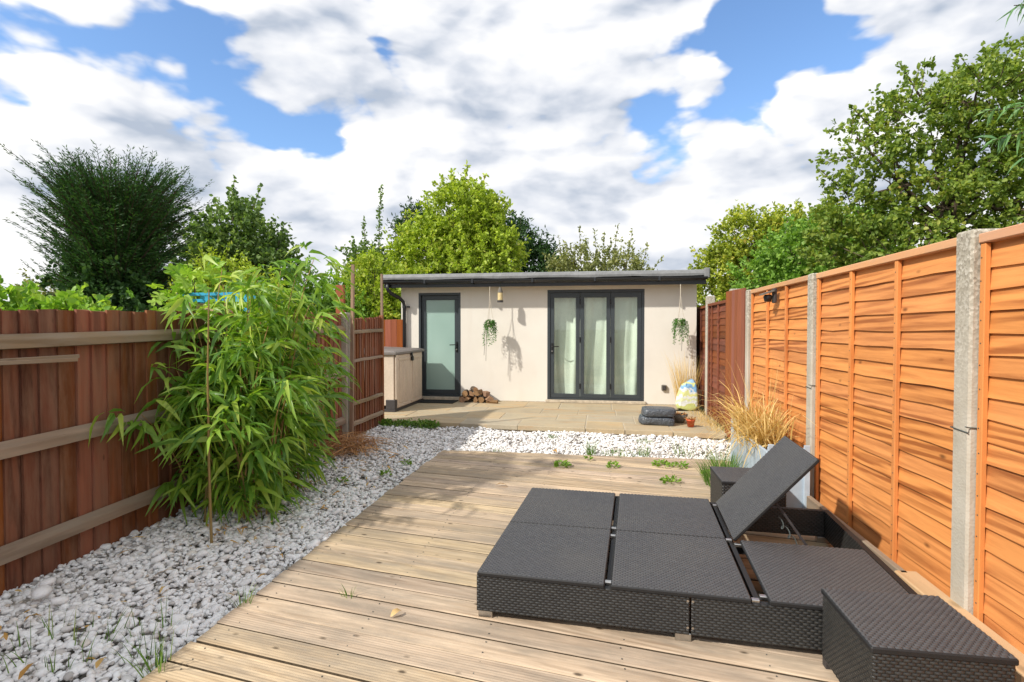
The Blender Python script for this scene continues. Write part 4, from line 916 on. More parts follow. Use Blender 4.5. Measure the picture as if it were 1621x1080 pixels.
for i, (x, y, r, h, n_, lab) in enumerate(((-.10, 6.20, .05, .19, 60, 'tallest green grass tuft behind the far deck edge'), (.20, 6.22, .20, .06, 140, 'low flat green grass patch along the far deck edge'), (.48, 6.25, .07, .15, 45, 'sparse grass tuft right of the flat patch at the far deck edge'), (-1.15, 6.16, .06, .05, 30, 'tiny grass sprig at the left end of the far deck edge'), (.92, 6.35, .12, .18, 40, 'wispy grass tuft in the white pebbles near the trough planter'), (.55, 7.0, .10, .07, 40, 'short dry green moss tuft among the far white pebbles'),
      (-.62, 7.10, .07, .05, 40, 'small mossy tuft on the far white pebbles before the folding doors'), (-1.30, 2.66, .03, .09, 12, 'small grass sprig between deck boards near the left edge'), (-1.79, 2.50, .03, .13, 16, 'grass tuft at the left deck edge beside the pebbles'), (-1.82, 1.98, .06, .17, 30, 'grass tuft at the near left corner of the deck'), (-2.35, 2.03, .25, .14, 46, 'thin grass blades growing through pebbles at the bottom left'), (-2.02, 2.15, .16, .14, 30, 'scattered grass blades in the pebbles beside the deck corner'))):
    tuft('grass_tuft', x, y, -.02, r, h, n_, lab, 'grass', 'grass', 80+i, .0055, (0, 0), 'grass tufts', .8)
def weed(x, y, r, n_, label, seed, z=0):
    g = np.random.default_rng(seed); t = empty('weed', (x, y, z)); tag(t, label, 'weed', 'small weeds')
    a = g.uniform(0, 6.283, n_); q = np.sqrt(g.uniform(0, 1, n_))*r; P = np.c_[q*np.cos(a), q*np.sin(a), g.uniform(.005, .06, n_)*(1.1-q/r*.6)]; D = np.c_[np.cos(a), np.sin(a), g.uniform(.1, .9, n_)]
    foliage('leaves', t, M['weed'], P, D, g.uniform(.02, .045, n_), g.uniform(.015, .028, n_), 'oval', g, 1.2)
for i, (x, y, r, n_, lab) in enumerate(((-.38, 5.55, .07, 70, 'leftmost bright green weed sprouting through the far deck'), (.13, 5.60, .05, 50, 'second bright green weed from the left on the far deck'), (.63, 5.72, .09, 80, 'larger bright green weed left of a smaller one on the deck'), (.80, 5.70, .06, 45, 'smaller green weed touching the larger one on the deck'), (.64, 5.12, .075, 60, 'single green weed on the deck nearest the daybed'), (1.02, 5.45, .05, 40, 'green weed at the deck edge beside the grass clump'), (-.12, 5.85, .03, 20, 'tiny weed sprig close to the far deck edge'),
      (-2.05, 5.0, .04, 26, 'small green weed in the pebbles nearest the deck left edge'), (-2.0, 5.45, .045, 26, 'small green weed in the pebbles farther along the deck'), (-2.35, 4.7, .04, 22, 'small green weed in the pebbles before the bamboo'))): weed(x, y, r, n_, lab, 200+i, -.0 if x > -1.7 else -.02)
def ground_cover():
    g = np.random.default_rng(77); n_ = 700; x = g.uniform(-3.15, -2.3, n_); y = 7.55+g.normal(0, .07, n_); P = np.c_[x, y, g.uniform(-.02, .06, n_)]; D = unit(g, n_)+np.array([0, 0, .8])
    o = foliage('ground_cover', None, M['grass'], P, D, g.uniform(.03, .06, n_), g.uniform(.02, .035, n_), 'oval', g, 1.0); tag(o, 'low green leafy ground cover at the foot of the patio', 'ground cover', kind='stuff')
    n_ = 500; x = 1.55+g.normal(0, .06, n_); y = g.uniform(7.5, 9.2, n_); B = np.c_[x, y, np.full(n_, -.02)]; T = B+np.c_[g.normal(0, .08, n_), g.normal(0, .08, n_), g.uniform(.04, .2, n_)]
    tag(blades('dry_ground_cover', None, M['drygrass'], B, T, .006, g, .3), 'dry grass and debris along the foot of the dark fence', 'ground cover', kind='stuff')
ground_cover()
def straw_pile():
    g = np.random.default_rng(78); n_ = 520; a = g.uniform(0, 6.283, n_); q = np.sqrt(g.uniform(0, 1, n_)); c = np.c_[-2.88+q*np.cos(a)*.26, 5.98+q*np.sin(a)*.42, .0+.17*(1-q**2)*g.uniform(.2, 1, n_)]
    d = np.c_[g.normal(0, .14, n_), g.normal(0, .16, n_), g.normal(0, .03, n_)]; tag(blades('straw_pile', None, M['drystem'], c-d, c+d, g.uniform(.006, .018, n_), g, .25), 'heap of dry brown stems at the foot of the concrete post', 'straw pile', kind='stuff')
straw_pile()
# fallen leaves
dl = MB(); T, F = TPL['lance']; V = T.copy(); V[:, 0] = (V[:, 0]-.5)*.12; V[:, 1] *= .026; V[:, 2] = V[:, 2]*.1+.012*np.sin(T[:, 0]*3)
dlm = fix_mesh('fallen_leaf', V, F); dlm.materials.append(M['dryleaf'])
for i, (x, y, s) in enumerate(((-2.45, 2.72, 1.3), (-2.30, 2.55, 1.0), (-2.28, 2.82, .8), (-1.87, 2.78, .9), (-1.92, 3.05, .8), (-2.9, 2.95, 1.2), (-2.05, 1.95, 1.4), (-2.3, 1.86, 1.5), (-2.1, 3.9, 1.1), (-2.2, 4.3, 1.1), (-2.05, 4.6, 1.2), (-2.1, 5.2, 1.2), (-2.25, 6.1, 1.2), (-2.5, 6.3, 1.2), (-2.55, 3.3, 1), (-2.7, 2.2, 1.3), (-1.95, 4.1, .9))):
    o = inst('fallen_leaf', dlm, None, (x, y, .012), (rnd.uniform(-.3, .3), rnd.uniform(-.3, .2), rnd.uniform(0, 6.28)), (s*.75, s*.7, .8)); tag(o, 'dry tan fallen leaf lying on the white pebbles', 'leaf', 'fallen leaves on the pebbles')
for i, (x, y, s, lab) in enumerate(((-.98, 2.52, .6, 'dry curled tan leaf lying on the near deck boards'), (-.86, 4.75, 1.0, 'pale dry leaf lying on the far deck left of the daybed'), (-.5, 6.18, 1.1, 'dry orange leaf at the far deck edge beside the grass'))):
    tag(inst('fallen_leaf', dlm, None, (x, y, .014), (.4, -.2, 1+i*2), (s, s*1.8, 1.2)), lab, 'leaf', 'fallen leaves on the deck')
def litter():
    g = np.random.default_rng(91); n_ = 190; P = np.c_[g.normal(-2.5, .22, n_), g.uniform(3.4, 6.2, n_), g.uniform(-.012, .012, n_)]; P[:40, 0] = g.uniform(-3.1, -1.95, 40); P[:40, 1] = g.uniform(1.9, 3.6, 40); D = np.c_[g.normal(0, 1, n_), g.normal(0, 1, n_), g.normal(0, .12, n_)]
    o = foliage('leaf_litter', None, M['dryleaf'], P, D, g.uniform(.03, .10, n_), g.uniform(.006, .016, n_), 'lance', g, 2.0); tag(o, 'scattered dry leaf litter on the pebbles around the bamboo', 'leaf litter', kind='stuff')
litter()
# big pebbles
pbm = blob_mesh(.055, .042, .026, 5, 1, 8, 14, .04).mesh('large_pebble'); pbm.materials.append(M['pebble']); pbm.polygons.foreach_set('use_smooth', [True]*len(pbm.polygons))
for x, y, s, lab in ((-2.90, 2.42, 1.0, 'largest smooth white pebble near the foot of the boarded fence'), (-2.98, 2.52, .75, 'second large white pebble just behind the largest one'), (-2.72, 2.36, .7, 'medium white pebble right of the largest one')):
    tag(inst('large_pebble', pbm, None, (x, y, .015), (0, .1, x*9), (s, s, s)), lab, 'pebble', 'large pebbles')

# ================================================================== BAMBOO
def bamboo():
    g = np.random.default_rng(21); t = empty('bamboo_plant', (-2.80, 4.02, 0)); tag(t, 'big leafy green bamboo clump in the pebbles against the left fence', 'bamboo')
    base = np.array([-2.80, 4.02, 0]); P = []; D = []
    culms = []
    for i in range(58):
        b = np.array([g.uniform(-.28, .28), g.uniform(-.50, .52), -.03]); top = g.uniform(.75, 1.95) if i > 16 else g.uniform(1.5, 2.12)
        out = np.array([b[0]*.8+g.normal(0, .10)+.02, b[1]*.55+g.normal(0, .22), 0])
        yt = b[1]+out[1]; out[1] = max(-.62-b[1]*.4, out[1]); yt = b[1]+out[1]; top = max(.95, min(top*1.17, 2.62-2.3*max(0, .06-yt)-1.7*max(0, yt-.16)))
        k = np.array([np.array([b[0]+out[0]*f**1.6, b[1]+out[1]*f**1.6, b[2]+top*(f-.16*f**3)*1.05]) for f in np.linspace(0, 1, 8)])
        k[:, 0] = np.maximum(k[:, 0], -.34); culms.append(k)
    culms.append(np.array([[.27, -.80, -.03], [.25, -.79, .5], [.24, -.78, 1.1], [.25, -.77, 1.66]]))
    for i, k in enumerate(culms):
        m = MB(); m.tube(k, list(np.linspace(.0075, .0025, len(k))) if i < len(culms)-1 else [.009, .008, .006, .004], 6); m.build('culm', M['cane'], t)
    # branchlets with fans of leaves
    for i, k in enumerate(culms[:-1]):
        nb = 17
        for j in range(nb):
            f = g.uniform(.08, 1.0) if j > 2 else 1.0-.06*j; q = f*7; a = int(min(6, q)); p = k[a]+(k[a+1]-k[a])*(q-a)
            az = g.uniform(0, 6.283); o_ = np.array([math.cos(az)*.9+.22, math.sin(az), g.uniform(-.1, .6)]); o_ /= np.linalg.norm(o_); L2 = g.uniform(.08, .30); e = p+o_*L2
            e[0] = max(e[0], -.36)
            for m_ in range(int(g.integers(4, 8))):
                d = o_*g.uniform(.5, 1.1)+g.normal(0, .55, 3)*np.array([1, 1, .5])+np.array([.15, -.1, -.25]); P.append(p+(e-p)*g.uniform(.45, 1)); D.append(d)
    P = np.array(P); D = np.array(D); n_ = len(P); Ln = np.clip(g.normal(.19, .042, n_), .10, .29); Wn = Ln*g.uniform(.125, .175, n_)
    tipx = P[:, 0]+D[:, 0]/np.linalg.norm(D, axis=1)*Ln; D[tipx < -.37, 0] = np.abs(D[tipx < -.37, 0])
    # the leaves nearest the camera, each an object
    W = P+base; dist = np.linalg.norm(W-np.array([0, 0, 1.4]), axis=1)-.9*Ln/.165-(P[:, 0])*1.2; order = np.argsort(dist); near = order[:300]; rest = order[300:]
    foliage('leaves', t, M['bamboo'], P[rest], D[rest], Ln[rest], Wn[rest], 'lance', g, 1.0, g.uniform(.15, .55, len(rest)))
    var = []
    for v in range(6):
        V, F = leaf_arrays(np.zeros((1, 3)), np.array([[1., 0, 0]]), np.array([1.]), np.array([.155]), 'lance', np.random.default_rng(v), 60., None); V[:, 2] -= V[:, 0]**2*(.12+.08*v)
        me = fix_mesh('leaf', V, F); me.materials.append(M['bamboo']); var.append(me)
    for i in near:
        d = Vector(D[i]).normalized(); rot = d.to_track_quat('X', 'Z').to_euler(); o = inst('leaf', var[int(g.integers(6))], t, tuple(P[i]), (rot.x+g.normal(0, .5), rot.y, rot.z), (Ln[i]*1.05,)*3)
    return t
bamboo()

# ================================================================== TREES AND SHRUBS
LM = {
 'yew': leafmat('yew_needle', [(0, (.016, .052, .014)), (.5, (.040, .115, .028)), (.85, (.085, .19, .045)), (1, (.14, .26, .07))], .25),
 'maple': leafmat('maple_leaf', [(0, (.07, .13, .035)), (.5, (.15, .25, .07)), (1, (.32, .42, .15))], .38),
 'yellow': leafmat('yellow_green_leaf', [(0, (0.182, 0.260, 0.029)), (.4, (0.351, 0.468, 0.052)), (.8, (0.520, 0.611, 0.091)), (1, (0.676, 0.598, 0.182))], .4),
 'dark': leafmat('dark_leaf', [(0, (0.024, 0.060, 0.020)), (.6, (0.051, 0.119, 0.034)), (1, (0.119, 0.221, 0.051))], .2),
 'apple': leafmat('apple_leaf', [(0, (0.131, 0.160, 0.058)), (.5, (0.275, 0.304, 0.116)), (1, (0.464, 0.464, 0.203))], .35),
 'oak': leafmat('oak_leaf', [(0, (0.162, 0.227, 0.036)), (.5, (0.356, 0.438, 0.065)), (.85, (0.583, 0.599, 0.097)), (1, (0.680, 0.486, 0.130))], .38),
 'green': leafmat('fresh_green_leaf', [(0, (0.093, 0.202, 0.034)), (.5, (0.217, 0.388, 0.062)), (1, (0.403, 0.589, 0.124))], .4),
 'tall': leafmat('tall_tree_leaf', [(0, (.08, .15, .03)), (.45, (.21, .31, .055)), (.85, (.36, .43, .08)), (.97, (.46, .44, .10)), (1, (.50, .28, .08))], .4),
 'peach': leafmat('narrow_leaf', [(0, (0.080, 0.192, 0.080)), (.6, (0.176, 0.352, 0.128)), (1, (0.352, 0.544, 0.208))], .35),
 'vine': leafmat('vine_leaf', [(0, (0.121, 0.270, 0.034)), (.5, (0.270, 0.459, 0.061)), (1, (0.486, 0.621, 0.108))], .4),
}
def tree(name, label, base, clumps, leafm, seed, twigs, per, tl, ll, lw, up=.35, shape='oval', trunk_r=.10, flat=.6, hollow=.35, cat='tree', group=None, fork=.35, droop=.0, shoots=None, limbs=9):
    g = np.random.default_rng(seed); t = empty(name, base); tag(t, label, cat, group); b = np.array(base)
    cl = [(np.array(c)-b, np.array(r)) for c, r in clumps]; vol = np.array([r.prod()**.75 for _, r in cl]); vol /= vol.sum()
    top = max(c[2]+r[2] for c, r in cl); cen = sum(c*v for (c, _), v in zip(cl, vol))
    m = MB(); hk = top*fork; tp = [np.array([0, 0, -.1]), np.array([g.normal(0, .04), g.normal(0, .04), hk*.5]), np.array([cen[0]*.2, cen[1]*.2, hk]), np.array([cen[0]*.7, cen[1]*.7, max(hk*1.3, cen[2])]), np.array([cen[0], cen[1], top*.86])]
    m.tube(tp, [trunk_r*1.3, trunk_r, trunk_r*.85, trunk_r*.5, trunk_r*.12], 9); m.build('trunk', M['bark'], t, True)
    lm_ = MB(); ends = []
    for i in range(limbs):
        c, r = cl[i % len(cl)] if i < len(cl) else cl[int(g.choice(len(cl), p=vol))]
        e = c+unit(g, 1)[0]*r*.7; f = g.uniform(.15, .95); s = tp[2]+(tp[4]-tp[2])*f*.8; mid = (s+e)/2+np.array([0, 0, -.12*np.linalg.norm(e-s)])*.5+g.normal(0, .06, 3)
        lm_.tube([s, mid, e], [trunk_r*.38, trunk_r*.24, trunk_r*.08], 6)
        for _ in range(4):
            e2 = mid+(e-mid)*g.uniform(0, 1)+unit(g, 1)[0]*r*.5; q = mid+(e-mid)*g.uniform(0, .6); lm_.tube([q, (q+e2)/2+g.normal(0, .04, 3), e2], [trunk_r*.14, trunk_r*.09, trunk_r*.03], 4)
    P = []; D = []; tw = MB(); k = g.choice(len(cl), size=twigs, p=vol)
    for i in range(twigs):
        c, r = cl[k[i]]; u = unit(g, 1)[0]; rad = g.uniform(hollow**3, 1)**(1/3); s = c+u*r*rad*.86; o_ = u/r*r.mean(); d = o_*.8+np.array([0, 0, up])+g.normal(0, .35, 3); d /= np.linalg.norm(d); L2 = tl*g.uniform(.5, 1.35); e = s+d*L2
        bend = g.normal(0, .12, 3)*L2
        if i % 4 == 0: tw.tube([s-d*L2*.4, s+d*L2*.5+bend*.5, e+bend], [.008, .005, .002], 3, False)
        f = g.uniform(0, 1, per)**.8; pp = s+d*L2*f[:, None]+bend*(f**2)[:, None]; P.append(pp+g.normal(0, ll*.35, (per, 3))); D.append(d*.6+g.normal(0, .7, (per, 3)))
    if shoots:
        for (x, y, z, hx, hz, cnt) in shoots:      # upright leafy shoots that break the outline
            s = np.array([x, y, z])-b; d = np.array([hx, 0, hz]); f = np.linspace(0, 1, cnt); P.append(s+d*f[:, None]+g.normal(0, .045, (cnt, 3))*(1.3-f)[:, None]); D.append(g.normal(0, .7, (cnt, 3))+np.array([0, 0, .5])); tw.tube([s-d*.3, s+d*.6, s+d], [.015, .009, .003], 4)
    for q in (lm_, tw): pass
    lm_.v_off = len(lm_.v); lm_.f += [tuple(i+len(lm_.v) for i in f) for f in tw.f]; lm_.m += tw.m; lm_.v += tw.v
    lm_.build('branches', M['bark'], t)['kind'] = 'stuff'
    P = np.concatenate(P); D = np.concatenate(D); n_ = len(P)
    foliage('crown', t, LM[leafm], P, D, ll*g.uniform(.65, 1.25, n_), lw*g.uniform(.65, 1.25, n_), shape, g, flat, np.full(n_, droop) if droop else None)
    return t
def yew():
    g = np.random.default_rng(5); base = np.array([-8.95, 9.0, -.07]); t = empty('yew_tree', tuple(base)); tag(t, 'dark green spiky evergreen tree behind the left fence', 'tree'); trk = MB(); trk.tube([(0, 0, 0), (0, 0, 2), (.05, 0, 4.2)], [.16, .12, .03], 9); trk.build('trunk', M['bark'], t, True)
    P = []; D = []; br_ = MB(); n_ = 2100
    for i in range(n_):
        z0 = g.uniform(.4, 3.5); az = g.uniform(0, 6.283); el = g.uniform(.10, .80)+.50*(z0/3.5)*g.uniform(.2, 1); d = np.array([math.cos(az)*math.cos(el), math.sin(az)*math.cos(el), math.sin(el)])
        # vase-shaped outline: widest at two thirds of the height
        L2 = g.uniform(.55, 1.0)*(.95+.42*min(1, z0/2.2)) if z0 < 2.6 else g.uniform(.6, 1.08)*1.5
        if g.uniform() < .10: L2 *= 1.22
        if g.uniform() < .03 and z0 > 1.2: az = math.pi+g.normal(0, .35); el = g.uniform(.3, .7); d = np.array([math.cos(az)*math.cos(el), math.sin(az)*math.cos(el), math.sin(el)]); L2 = 1.75
        L2 = min(L2, (4.42-z0)/max(.25, d[2])) 
        s = np.array([0, 0, z0]); sag = np.array([0, 0, .14])*L2; k = 95; f = np.linspace(.25, 1, k); c = s+d*L2*f[:, None]+sag*(f**2)[:, None]
        side = np.cross(d, [0, 0, 1.]); side /= np.linalg.norm(side); sg = np.where(np.arange(k) % 2 == 0, 1, -1)[:, None]
        ww = .20*(1.04-f)[:, None]; P.append(c+side*sg*ww*g.uniform(0, 1, (k, 1))+g.normal(0, .02, (k, 3))); D.append(d*1.0+side*sg*.8+g.normal(0, .25, (k, 3)))
        br_.tube([s+d*L2*.15, s+d*L2*.6+sag*.36, s+d*L2+sag], [.014, .009, .003], 3, False)
    br_.build('branches', M['bark'], t)['kind'] = 'stuff'
    P = np.concatenate(P); D = np.concatenate(D); n_ = len(P); foliage('crown', t, LM['yew'], P, D, g.uniform(.055, .095, n_), g.uniform(.012, .020, n_), 'diamond', g, .4)
yew()
def ivy():
    tree('ivy_bush', 'dark ivy covered bush at the foot of the spiky evergreen', (-8.7, 8.7, -.07), [((-8.9, 8.6, 1.9), (1.15, .7, .8)), ((-8.1, 8.6, 1.5), (.8, .6, .7)), ((-9.4, 8.6, 1.3), (.7, .5, .6))], 'dark', 41, 420, 26, .25, .09, .075, .1, 'oval', .05, cat='bush')
ivy()
tree('maple_tree', 'mid green broad leaved tree right of the spiky evergreen', (-8.6, 12, -.07), [((-8.7, 12, 3.35), (1.05, .9, 1.1)), ((-7.9, 12, 2.75), (.75, .8, .85)), ((-9.4, 12, 2.9), (.7, .8, .8)), ((-8.6, 11.8, 2.2), (1.2, .8, .7))], 'maple', 42, 620, 24, .42, .105, .085, .5, 'oval', .11,
     shoots=[(-8.75, 12, 4.2, .05, .85, 40), (-8.3, 12, 4.1, .3, .7, 26), (-7.6, 12, 3.3, .2, .6, 26), (-9.6, 12, 3.5, -.25, .6, 26), (-9.1, 12, 4.0, -.15, .6, 26)])
tree('pale_shrub', 'pale yellow green shrub behind the fence and bamboo', (-6.5, 9.0, -.07), [((-6.75, 9, 1.9), (.75, .6, .85)), ((-5.9, 9, 1.5), (.7, .5, .7)), ((-7.3, 9, 1.6), (.5, .5, .7))], 'yellow', 43, 420, 22, .3, .07, .045, .4, 'oval', .04, cat='shrub')
tree('leafy_shrub', 'yellow green leafy shrub beyond the fence at the left edge', (-5.9, 5.0, -.07), [((-6.3, 5, 1.42), (.6, .45, .40)), ((-5.6, 5.0, 1.28), (.45, .4, .40)), ((-7.2, 5.3, 1.45), (.6, .4, .45)), ((-5.0, 4.6, 1.2), (.3, .3, .3))], 'vine', 44, 300, 24, .2, .085, .065, .45, 'oval', .03, cat='shrub')
tree('far_bush', 'low pale olive bush far behind the left fence', (-14.3, 13.0, -.07), [((-14.6, 13, 2.0), (1.5, .8, 1.0)), ((-13.0, 13, 1.6), (1.2, .8, .9))], 'apple', 45, 260, 24, .3, .09, .06, .4, 'oval', .06, cat='bush')
tree('bright_hedge_shrub', 'loose green shrub between the bamboo and the concrete post', (-6.5, 12.0, -.07), [((-7.1, 12, 2.0), (.8, .6, .85)), ((-6.2, 12, 1.9), (.65, .6, .75)), ((-5.7, 11.6, 1.5), (.6, .5, .7))], 'green', 46, 420, 22, .35, .075, .05, .6, 'oval', .05, cat='shrub',
     shoots=[(-6.3, 12, 2.4, .1, .5, 20), (-6.0, 12, 2.3, -.15, .7, 22), (-6.9, 12, 2.6, .1, .35, 18)])
tree('slender_tree', 'slender dark green tree with one tall upright shoot', (-7.0, 16.0, -.07), [((-7.2, 16, 3.3), (.55, .5, .7)), ((-6.7, 16, 3.0), (.5, .5, .8))], 'maple', 47, 160, 22, .4, .10, .07, .9, 'oval', .06,
     shoots=[(-6.75, 16, 3.6, .10, 2.2, 150), (-7.15, 16, 3.7, -.08, 1.1, 60), (-7.45, 16, 3.3, -.15, .8, 50)])
tree('yellow_green_tree', 'large rounded yellow green tree behind the garden room', (-3.9, 14.2, -.07), [((-3.6, 14.0, 4.15), (1.0, .9, 1.15)), ((-4.5, 13.9, 3.3), (.95, .9, 1.0)), ((-2.85, 13.9, 3.2), (.85, .8, .95)), ((-3.7, 13.6, 2.6), (1.6, .9, .9)), ((-3.1, 14, 4.3), (.6, .6, .6))], 'yellow', 48, 1500, 22, .34, .10, .065, .35, 'oval', .14, hollow=.6,
     shoots=[(-3.5, 14, 5.1, .05, .6, 50), (-4.0, 14, 4.9, -.15, .5, 40), (-3.2, 14, 4.8, .25, .6, 40), (-2.75, 14, 4.3, .45, .35, 40), (-4.9, 14, 4.0, -.25, .5, 34), (-4.45, 14, 4.4, -.2, .5, 30)])
tree('yellow_green_bush', 'yellow green bush beside the left corner of the garden room', (-5.3, 12.4, -.07), [((-5.35, 12.3, 2.35), (.62, .6, .85)), ((-5.0, 12.3, 1.6), (.8, .6, .9)), ((-5.6, 12.2, 1.5), (.55, .6, .8))], 'yellow', 49, 720, 22, .28, .085, .055, .3, 'oval', .06, hollow=.6, cat='bush')
tree('dark_evergreen', 'dark evergreen tree half hidden behind the yellow green tree', (-4.2, 18.0, -.07), [((-6.2, 18, 4.6), (.7, .7, 1.0)), ((-2.9, 18, 4.0), (.9, .8, 1.1)), ((-2.0, 18, 3.3), (.8, .7, 1.0)), ((-4.2, 18, 4.2), (1.6, .8, 1.2)), ((-1.55, 18, 3.0), (.5, .6, .9))], 'dark', 50, 900, 26, .45, .12, .05, .8, 'oval', .14)
tree('apple_tree', 'open olive green fruit tree behind the middle of the roof', (.3, 17.0, -.07), [((-.6, 17, 3.1), (.9, .8, .75)), ((.5, 17, 3.0), (1.0, .8, .7)), ((1.3, 17, 2.7), (.6, .6, .5)), ((-1.2, 17, 2.9), (.5, .5, .6))], 'apple', 51, 420, 20, .4, .095, .055, .5, 'oval', .10,
     shoots=[(-.6, 17, 3.6, -.05, .95, 34), (-.1, 17, 3.5, -.1, .95, 34), (.4, 17, 3.6, .1, .95, 36), (.75, 17, 3.4, .2, 1.0, 34), (1.2, 17, 3.2, .2, .75, 30), (-1.15, 17, 3.2, -.15, 1.1, 26), (.1, 17, 3.6, 0, .7, 28)])
tree('oak_tree', 'yellow olive tree behind the right end of the roof', (4.4, 18.0, -.07), [((4.5, 18, 4.2), (.95, .8, .75)), ((5.6, 18, 4.2), (.9, .8, .8)), ((3.9, 18, 3.3), (.9, .8, .7)), ((5.0, 18, 3.2), (1.2, .8, .8)), ((3.4, 18, 2.4), (.7, .7, .6)), ((4.6, 17.6, 2.2), (1.1, .8, .8)), ((6.6, 18, 3.9), (.9, .8, 1.0))], 'oak', 52, 980, 24, .4, .115, .075, .3, 'oval', .13, hollow=.5)
tree('green_tree', 'fresh green leafy tree rising over the far orange panel', (4.2, 12.0, -.07), [((3.9, 12, 2.7), (.7, .7, .75)), ((4.7, 12, 2.95), (.7, .7, .85)), ((3.3, 12, 2.2), (.55, .6, .7)), ((4.3, 11.7, 2.0), (1.0, .7, .7)), ((5.4, 12, 2.9), (.7, .7, 1.0))], 'green', 53, 1000, 24, .3, .085, .06, .4, 'oval', .09, hollow=.55)
tree('tall_tree', 'tall airy green and yellow tree over the orange fence', (5.0, 9.0, -.07), [((4.75, 9, 4.55), (.62, .7, .55)), ((5.5, 9, 4.8), (.6, .7, .5)), ((3.9, 9, 4.0), (.45, .5, .55)), ((3.75, 9, 3.2), (.5, .5, .45)), ((4.7, 8.9, 3.35), (.75, .6, .7)), ((5.7, 9, 3.3), (.6, .6, .7)), ((5.6, 9, 4.05), (.5, .6, .5)), ((4.3, 8.8, 2.5), (.85, .6, .5)), ((5.4, 8.9, 2.4), (.9, .6, .5)), ((6.2, 9.2, 5.2), (.5, .5, .4)), ((3.5, 9, 2.6), (.4, .4, .4)), ((6.5, 9.2, 3.6), (.7, .7, 1.2))], 'tall', 54, 1250, 24, .30, .070, .050, .25, 'oval', .10, hollow=.25, fork=.3,
     shoots=[(5.9, 9, 4.9, .5, .55, 60), (5.3, 9, 5.1, .35, .4, 46), (4.6, 9, 4.9, -.25, .45, 40), (4.0, 9, 4.4, -.3, .35, 36), (3.6, 9, 3.5, -.35, .35, 34)], limbs=16)
# narrow-leaved tree whose branch tips hang into the top right corner
def overhang():
    g = np.random.default_rng(61); base = np.array([4.5, 4.9, -.07]); t = empty('narrow_leaved_tree', tuple(base)); tag(t, 'narrow leaved tree with drooping branch tips at the top right corner', 'tree')
    MB().tube([(0, 0, 0), (-.05, 0, 1.6), (-.25, -.05, 2.8), (-.4, -.1, 4.4)], [.10, .08, .06, .02], 8).build('trunk', M['bark'], t, True)
    br_ = MB(); P = []; D = []
    tips = [((3.05, 4.5, 3.50), 30), ((2.92, 4.5, 3.72), 34), ((2.98, 4.4, 3.62), 30), ((3.02, 4.5, 3.85), 30), ((3.25, 4.5, 3.20), 22), ((2.72, 4.5, 2.98), 22), ((2.83, 4.55, 2.78), 22), ((3.0, 4.5, 2.62), 20), ((3.2, 4.6, 2.85), 22), ((3.1, 4.4, 3.0), 20), ((3.4, 4.7, 3.6), 22), ((3.6, 4.8, 3.0), 22), ((3.5, 4.6, 4.1), 24), ((4.0, 4.9, 4.4), 24), ((4.9, 5.2, 4.2), 24), ((5.2, 4.8, 3.6), 24), ((4.4, 4.4, 3.8), 24), ((4.8, 5.4, 3.2), 24)]
    for tip, k in tips:
        e = np.array(tip)-base; s = np.array([-.3, -.05, 3.0]) if tip[2] < 3.3 else np.array([-.35, -.08, 3.7]); mid = (s+e)/2+np.array([0, 0, .22]); f = np.linspace(0, 1, 40)[:, None]; c = s*(1-f)**2+2*mid*f*(1-f)+e*f**2
        br_.tube([s, s*.25+mid*.5+e*.25, e], [.012, .008, .003], 4, False); d0 = (e-mid)/np.linalg.norm(e-mid)
        for j in range(k*2):
            q = g.uniform(.5, 1); i = int(q*39); P.append(c[i]); D.append(d0*.7+g.normal(0, .6, 3)+np.array([0, 0, -.25]))
    br_.build('branches', M['bark'], t)['kind'] = 'stuff'; P = np.array(P); D = np.array(D); n_ = len(P); foliage('crown', t, LM['peach'], P, D, g.uniform(.09, .16, n_), g.uniform(.014, .022, n_), 'lance', g, .8, np.full(n_, .25))
overhang()
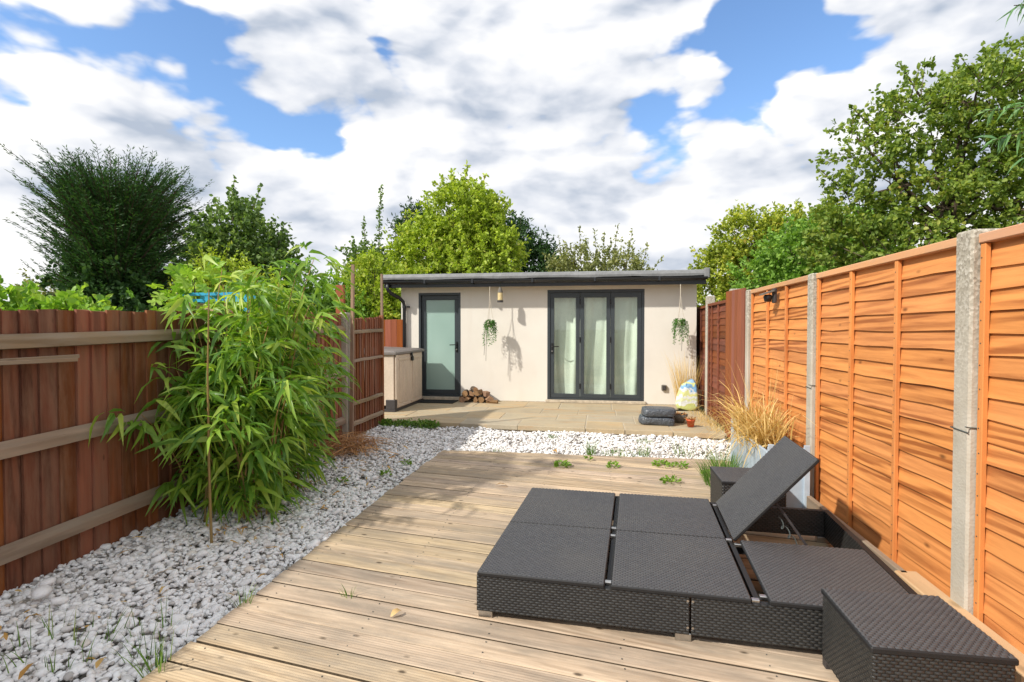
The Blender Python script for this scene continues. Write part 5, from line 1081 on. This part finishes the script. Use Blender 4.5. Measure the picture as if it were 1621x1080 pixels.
# grape vine with big lobed leaves over the fence
def vine():
    g = np.random.default_rng(62); base = (-4.25, 5.3, -.07); t = empty('grape_vine', base); tag(t, 'vine with large lobed light green leaves rising above the left fence', 'vine')
    st_ = MB()
    for i in range(9): st_.tube([(g.uniform(-.3, .3), g.uniform(-.3, .3), 0), (g.uniform(-.4, .4), g.uniform(-.3, .3), 1.2), (g.uniform(-.5, .5), g.uniform(-.35, .35), g.uniform(1.7, 2.2))], [.012, .009, .004], 5)
    st_.build('stems', M['bark'], t)
    pr = []
    for i in range(25):
        a = -math.pi*.92+2*math.pi*.92*i/24; r = .5*(1+.26*math.cos(5*a*.98)+.06*math.cos(15*a)); pr.append((r*math.cos(a), r*math.sin(a)))
    me = MB(); me.add([(0, 0, 0)]+[(x, y, .05*math.cos(6*math.atan2(y, x))-.12*(x*x+y*y)) for x, y in pr], [(0, i+1, i+2) for i in range(24)]); lf = me.mesh('leaf'); lf.materials.append(LM['vine'])
    for i in range(170):
        y = g.normal(0, .38); x = g.normal(0, .20); z = 1.30+g.uniform(0, 1)**.9*(1.0-.8*abs(y)); s = g.uniform(.08, .17)
        inst('leaf', lf, t, (x, y, z), (g.normal(0, .5)+.5, g.normal(0, .5)+.3, g.uniform(0, 6.28)), (s, s, s))
vine()
# far tree line closing the gaps
for i, (x, y, h, w_, m_) in enumerate(((-22, 24, 3.2, 3.4, 'apple'), (-13, 23, 3.0, 3.0, 'maple'), (-9.5, 22, 3.0, 2.2, 'green'), (9.5, 20, 4.2, 2.4, 'green'), (13, 18, 4.4, 2.6, 'oak'))):
    tree('distant_tree', ('distant olive tree at the far left horizon', 'distant dark tree seen between evergreen and maple', 'distant green tree behind the bamboo top', 'distant green tree behind the right fence trees', 'distant olive tree beyond the right edge')[i], (x, y, -.07), [((x-w_*.3, y, h*.6), (w_*.55, 1.0, h*.38)), ((x+w_*.35, y, h*.5), (w_*.5, 1.0, h*.36))], m_, 300+i, 260, 20, .5, .16, .11, .4, 'oval', .1, group='distant trees')
# blue framed play stand beyond the fence
bs = empty('play_stand', (-3.92, 5.02, 0)); tag(bs, 'bright blue framed stand with a tan board behind the left fence', 'play stand')
for a, b in (((-.28, 0, 0), (-.28, 0, 1.735)), ((.40, 0, 0), (.40, 0, 1.735)), ((-.28, .25, 0), (-.28, .25, 1.72)), ((.40, .25, 0), (.40, .25, 1.72))): MB().bar(a, b, .04, .04).build('upright', M['brightblue'], bs)
for a, b in (((-.31, 0, 1.755), (.44, 0, 1.755)), ((-.31, .25, 1.735), (.44, .25, 1.735)), ((-.26, -.0, 1.69), (.38, .0, 1.69))): MB().bar(a, b, .03, .03).build('top_bar', M['brightblue'], bs)
MB().box(-.20, .22, .03, .05, .9, 1.665, .008).build('board', M['tan'], bs)
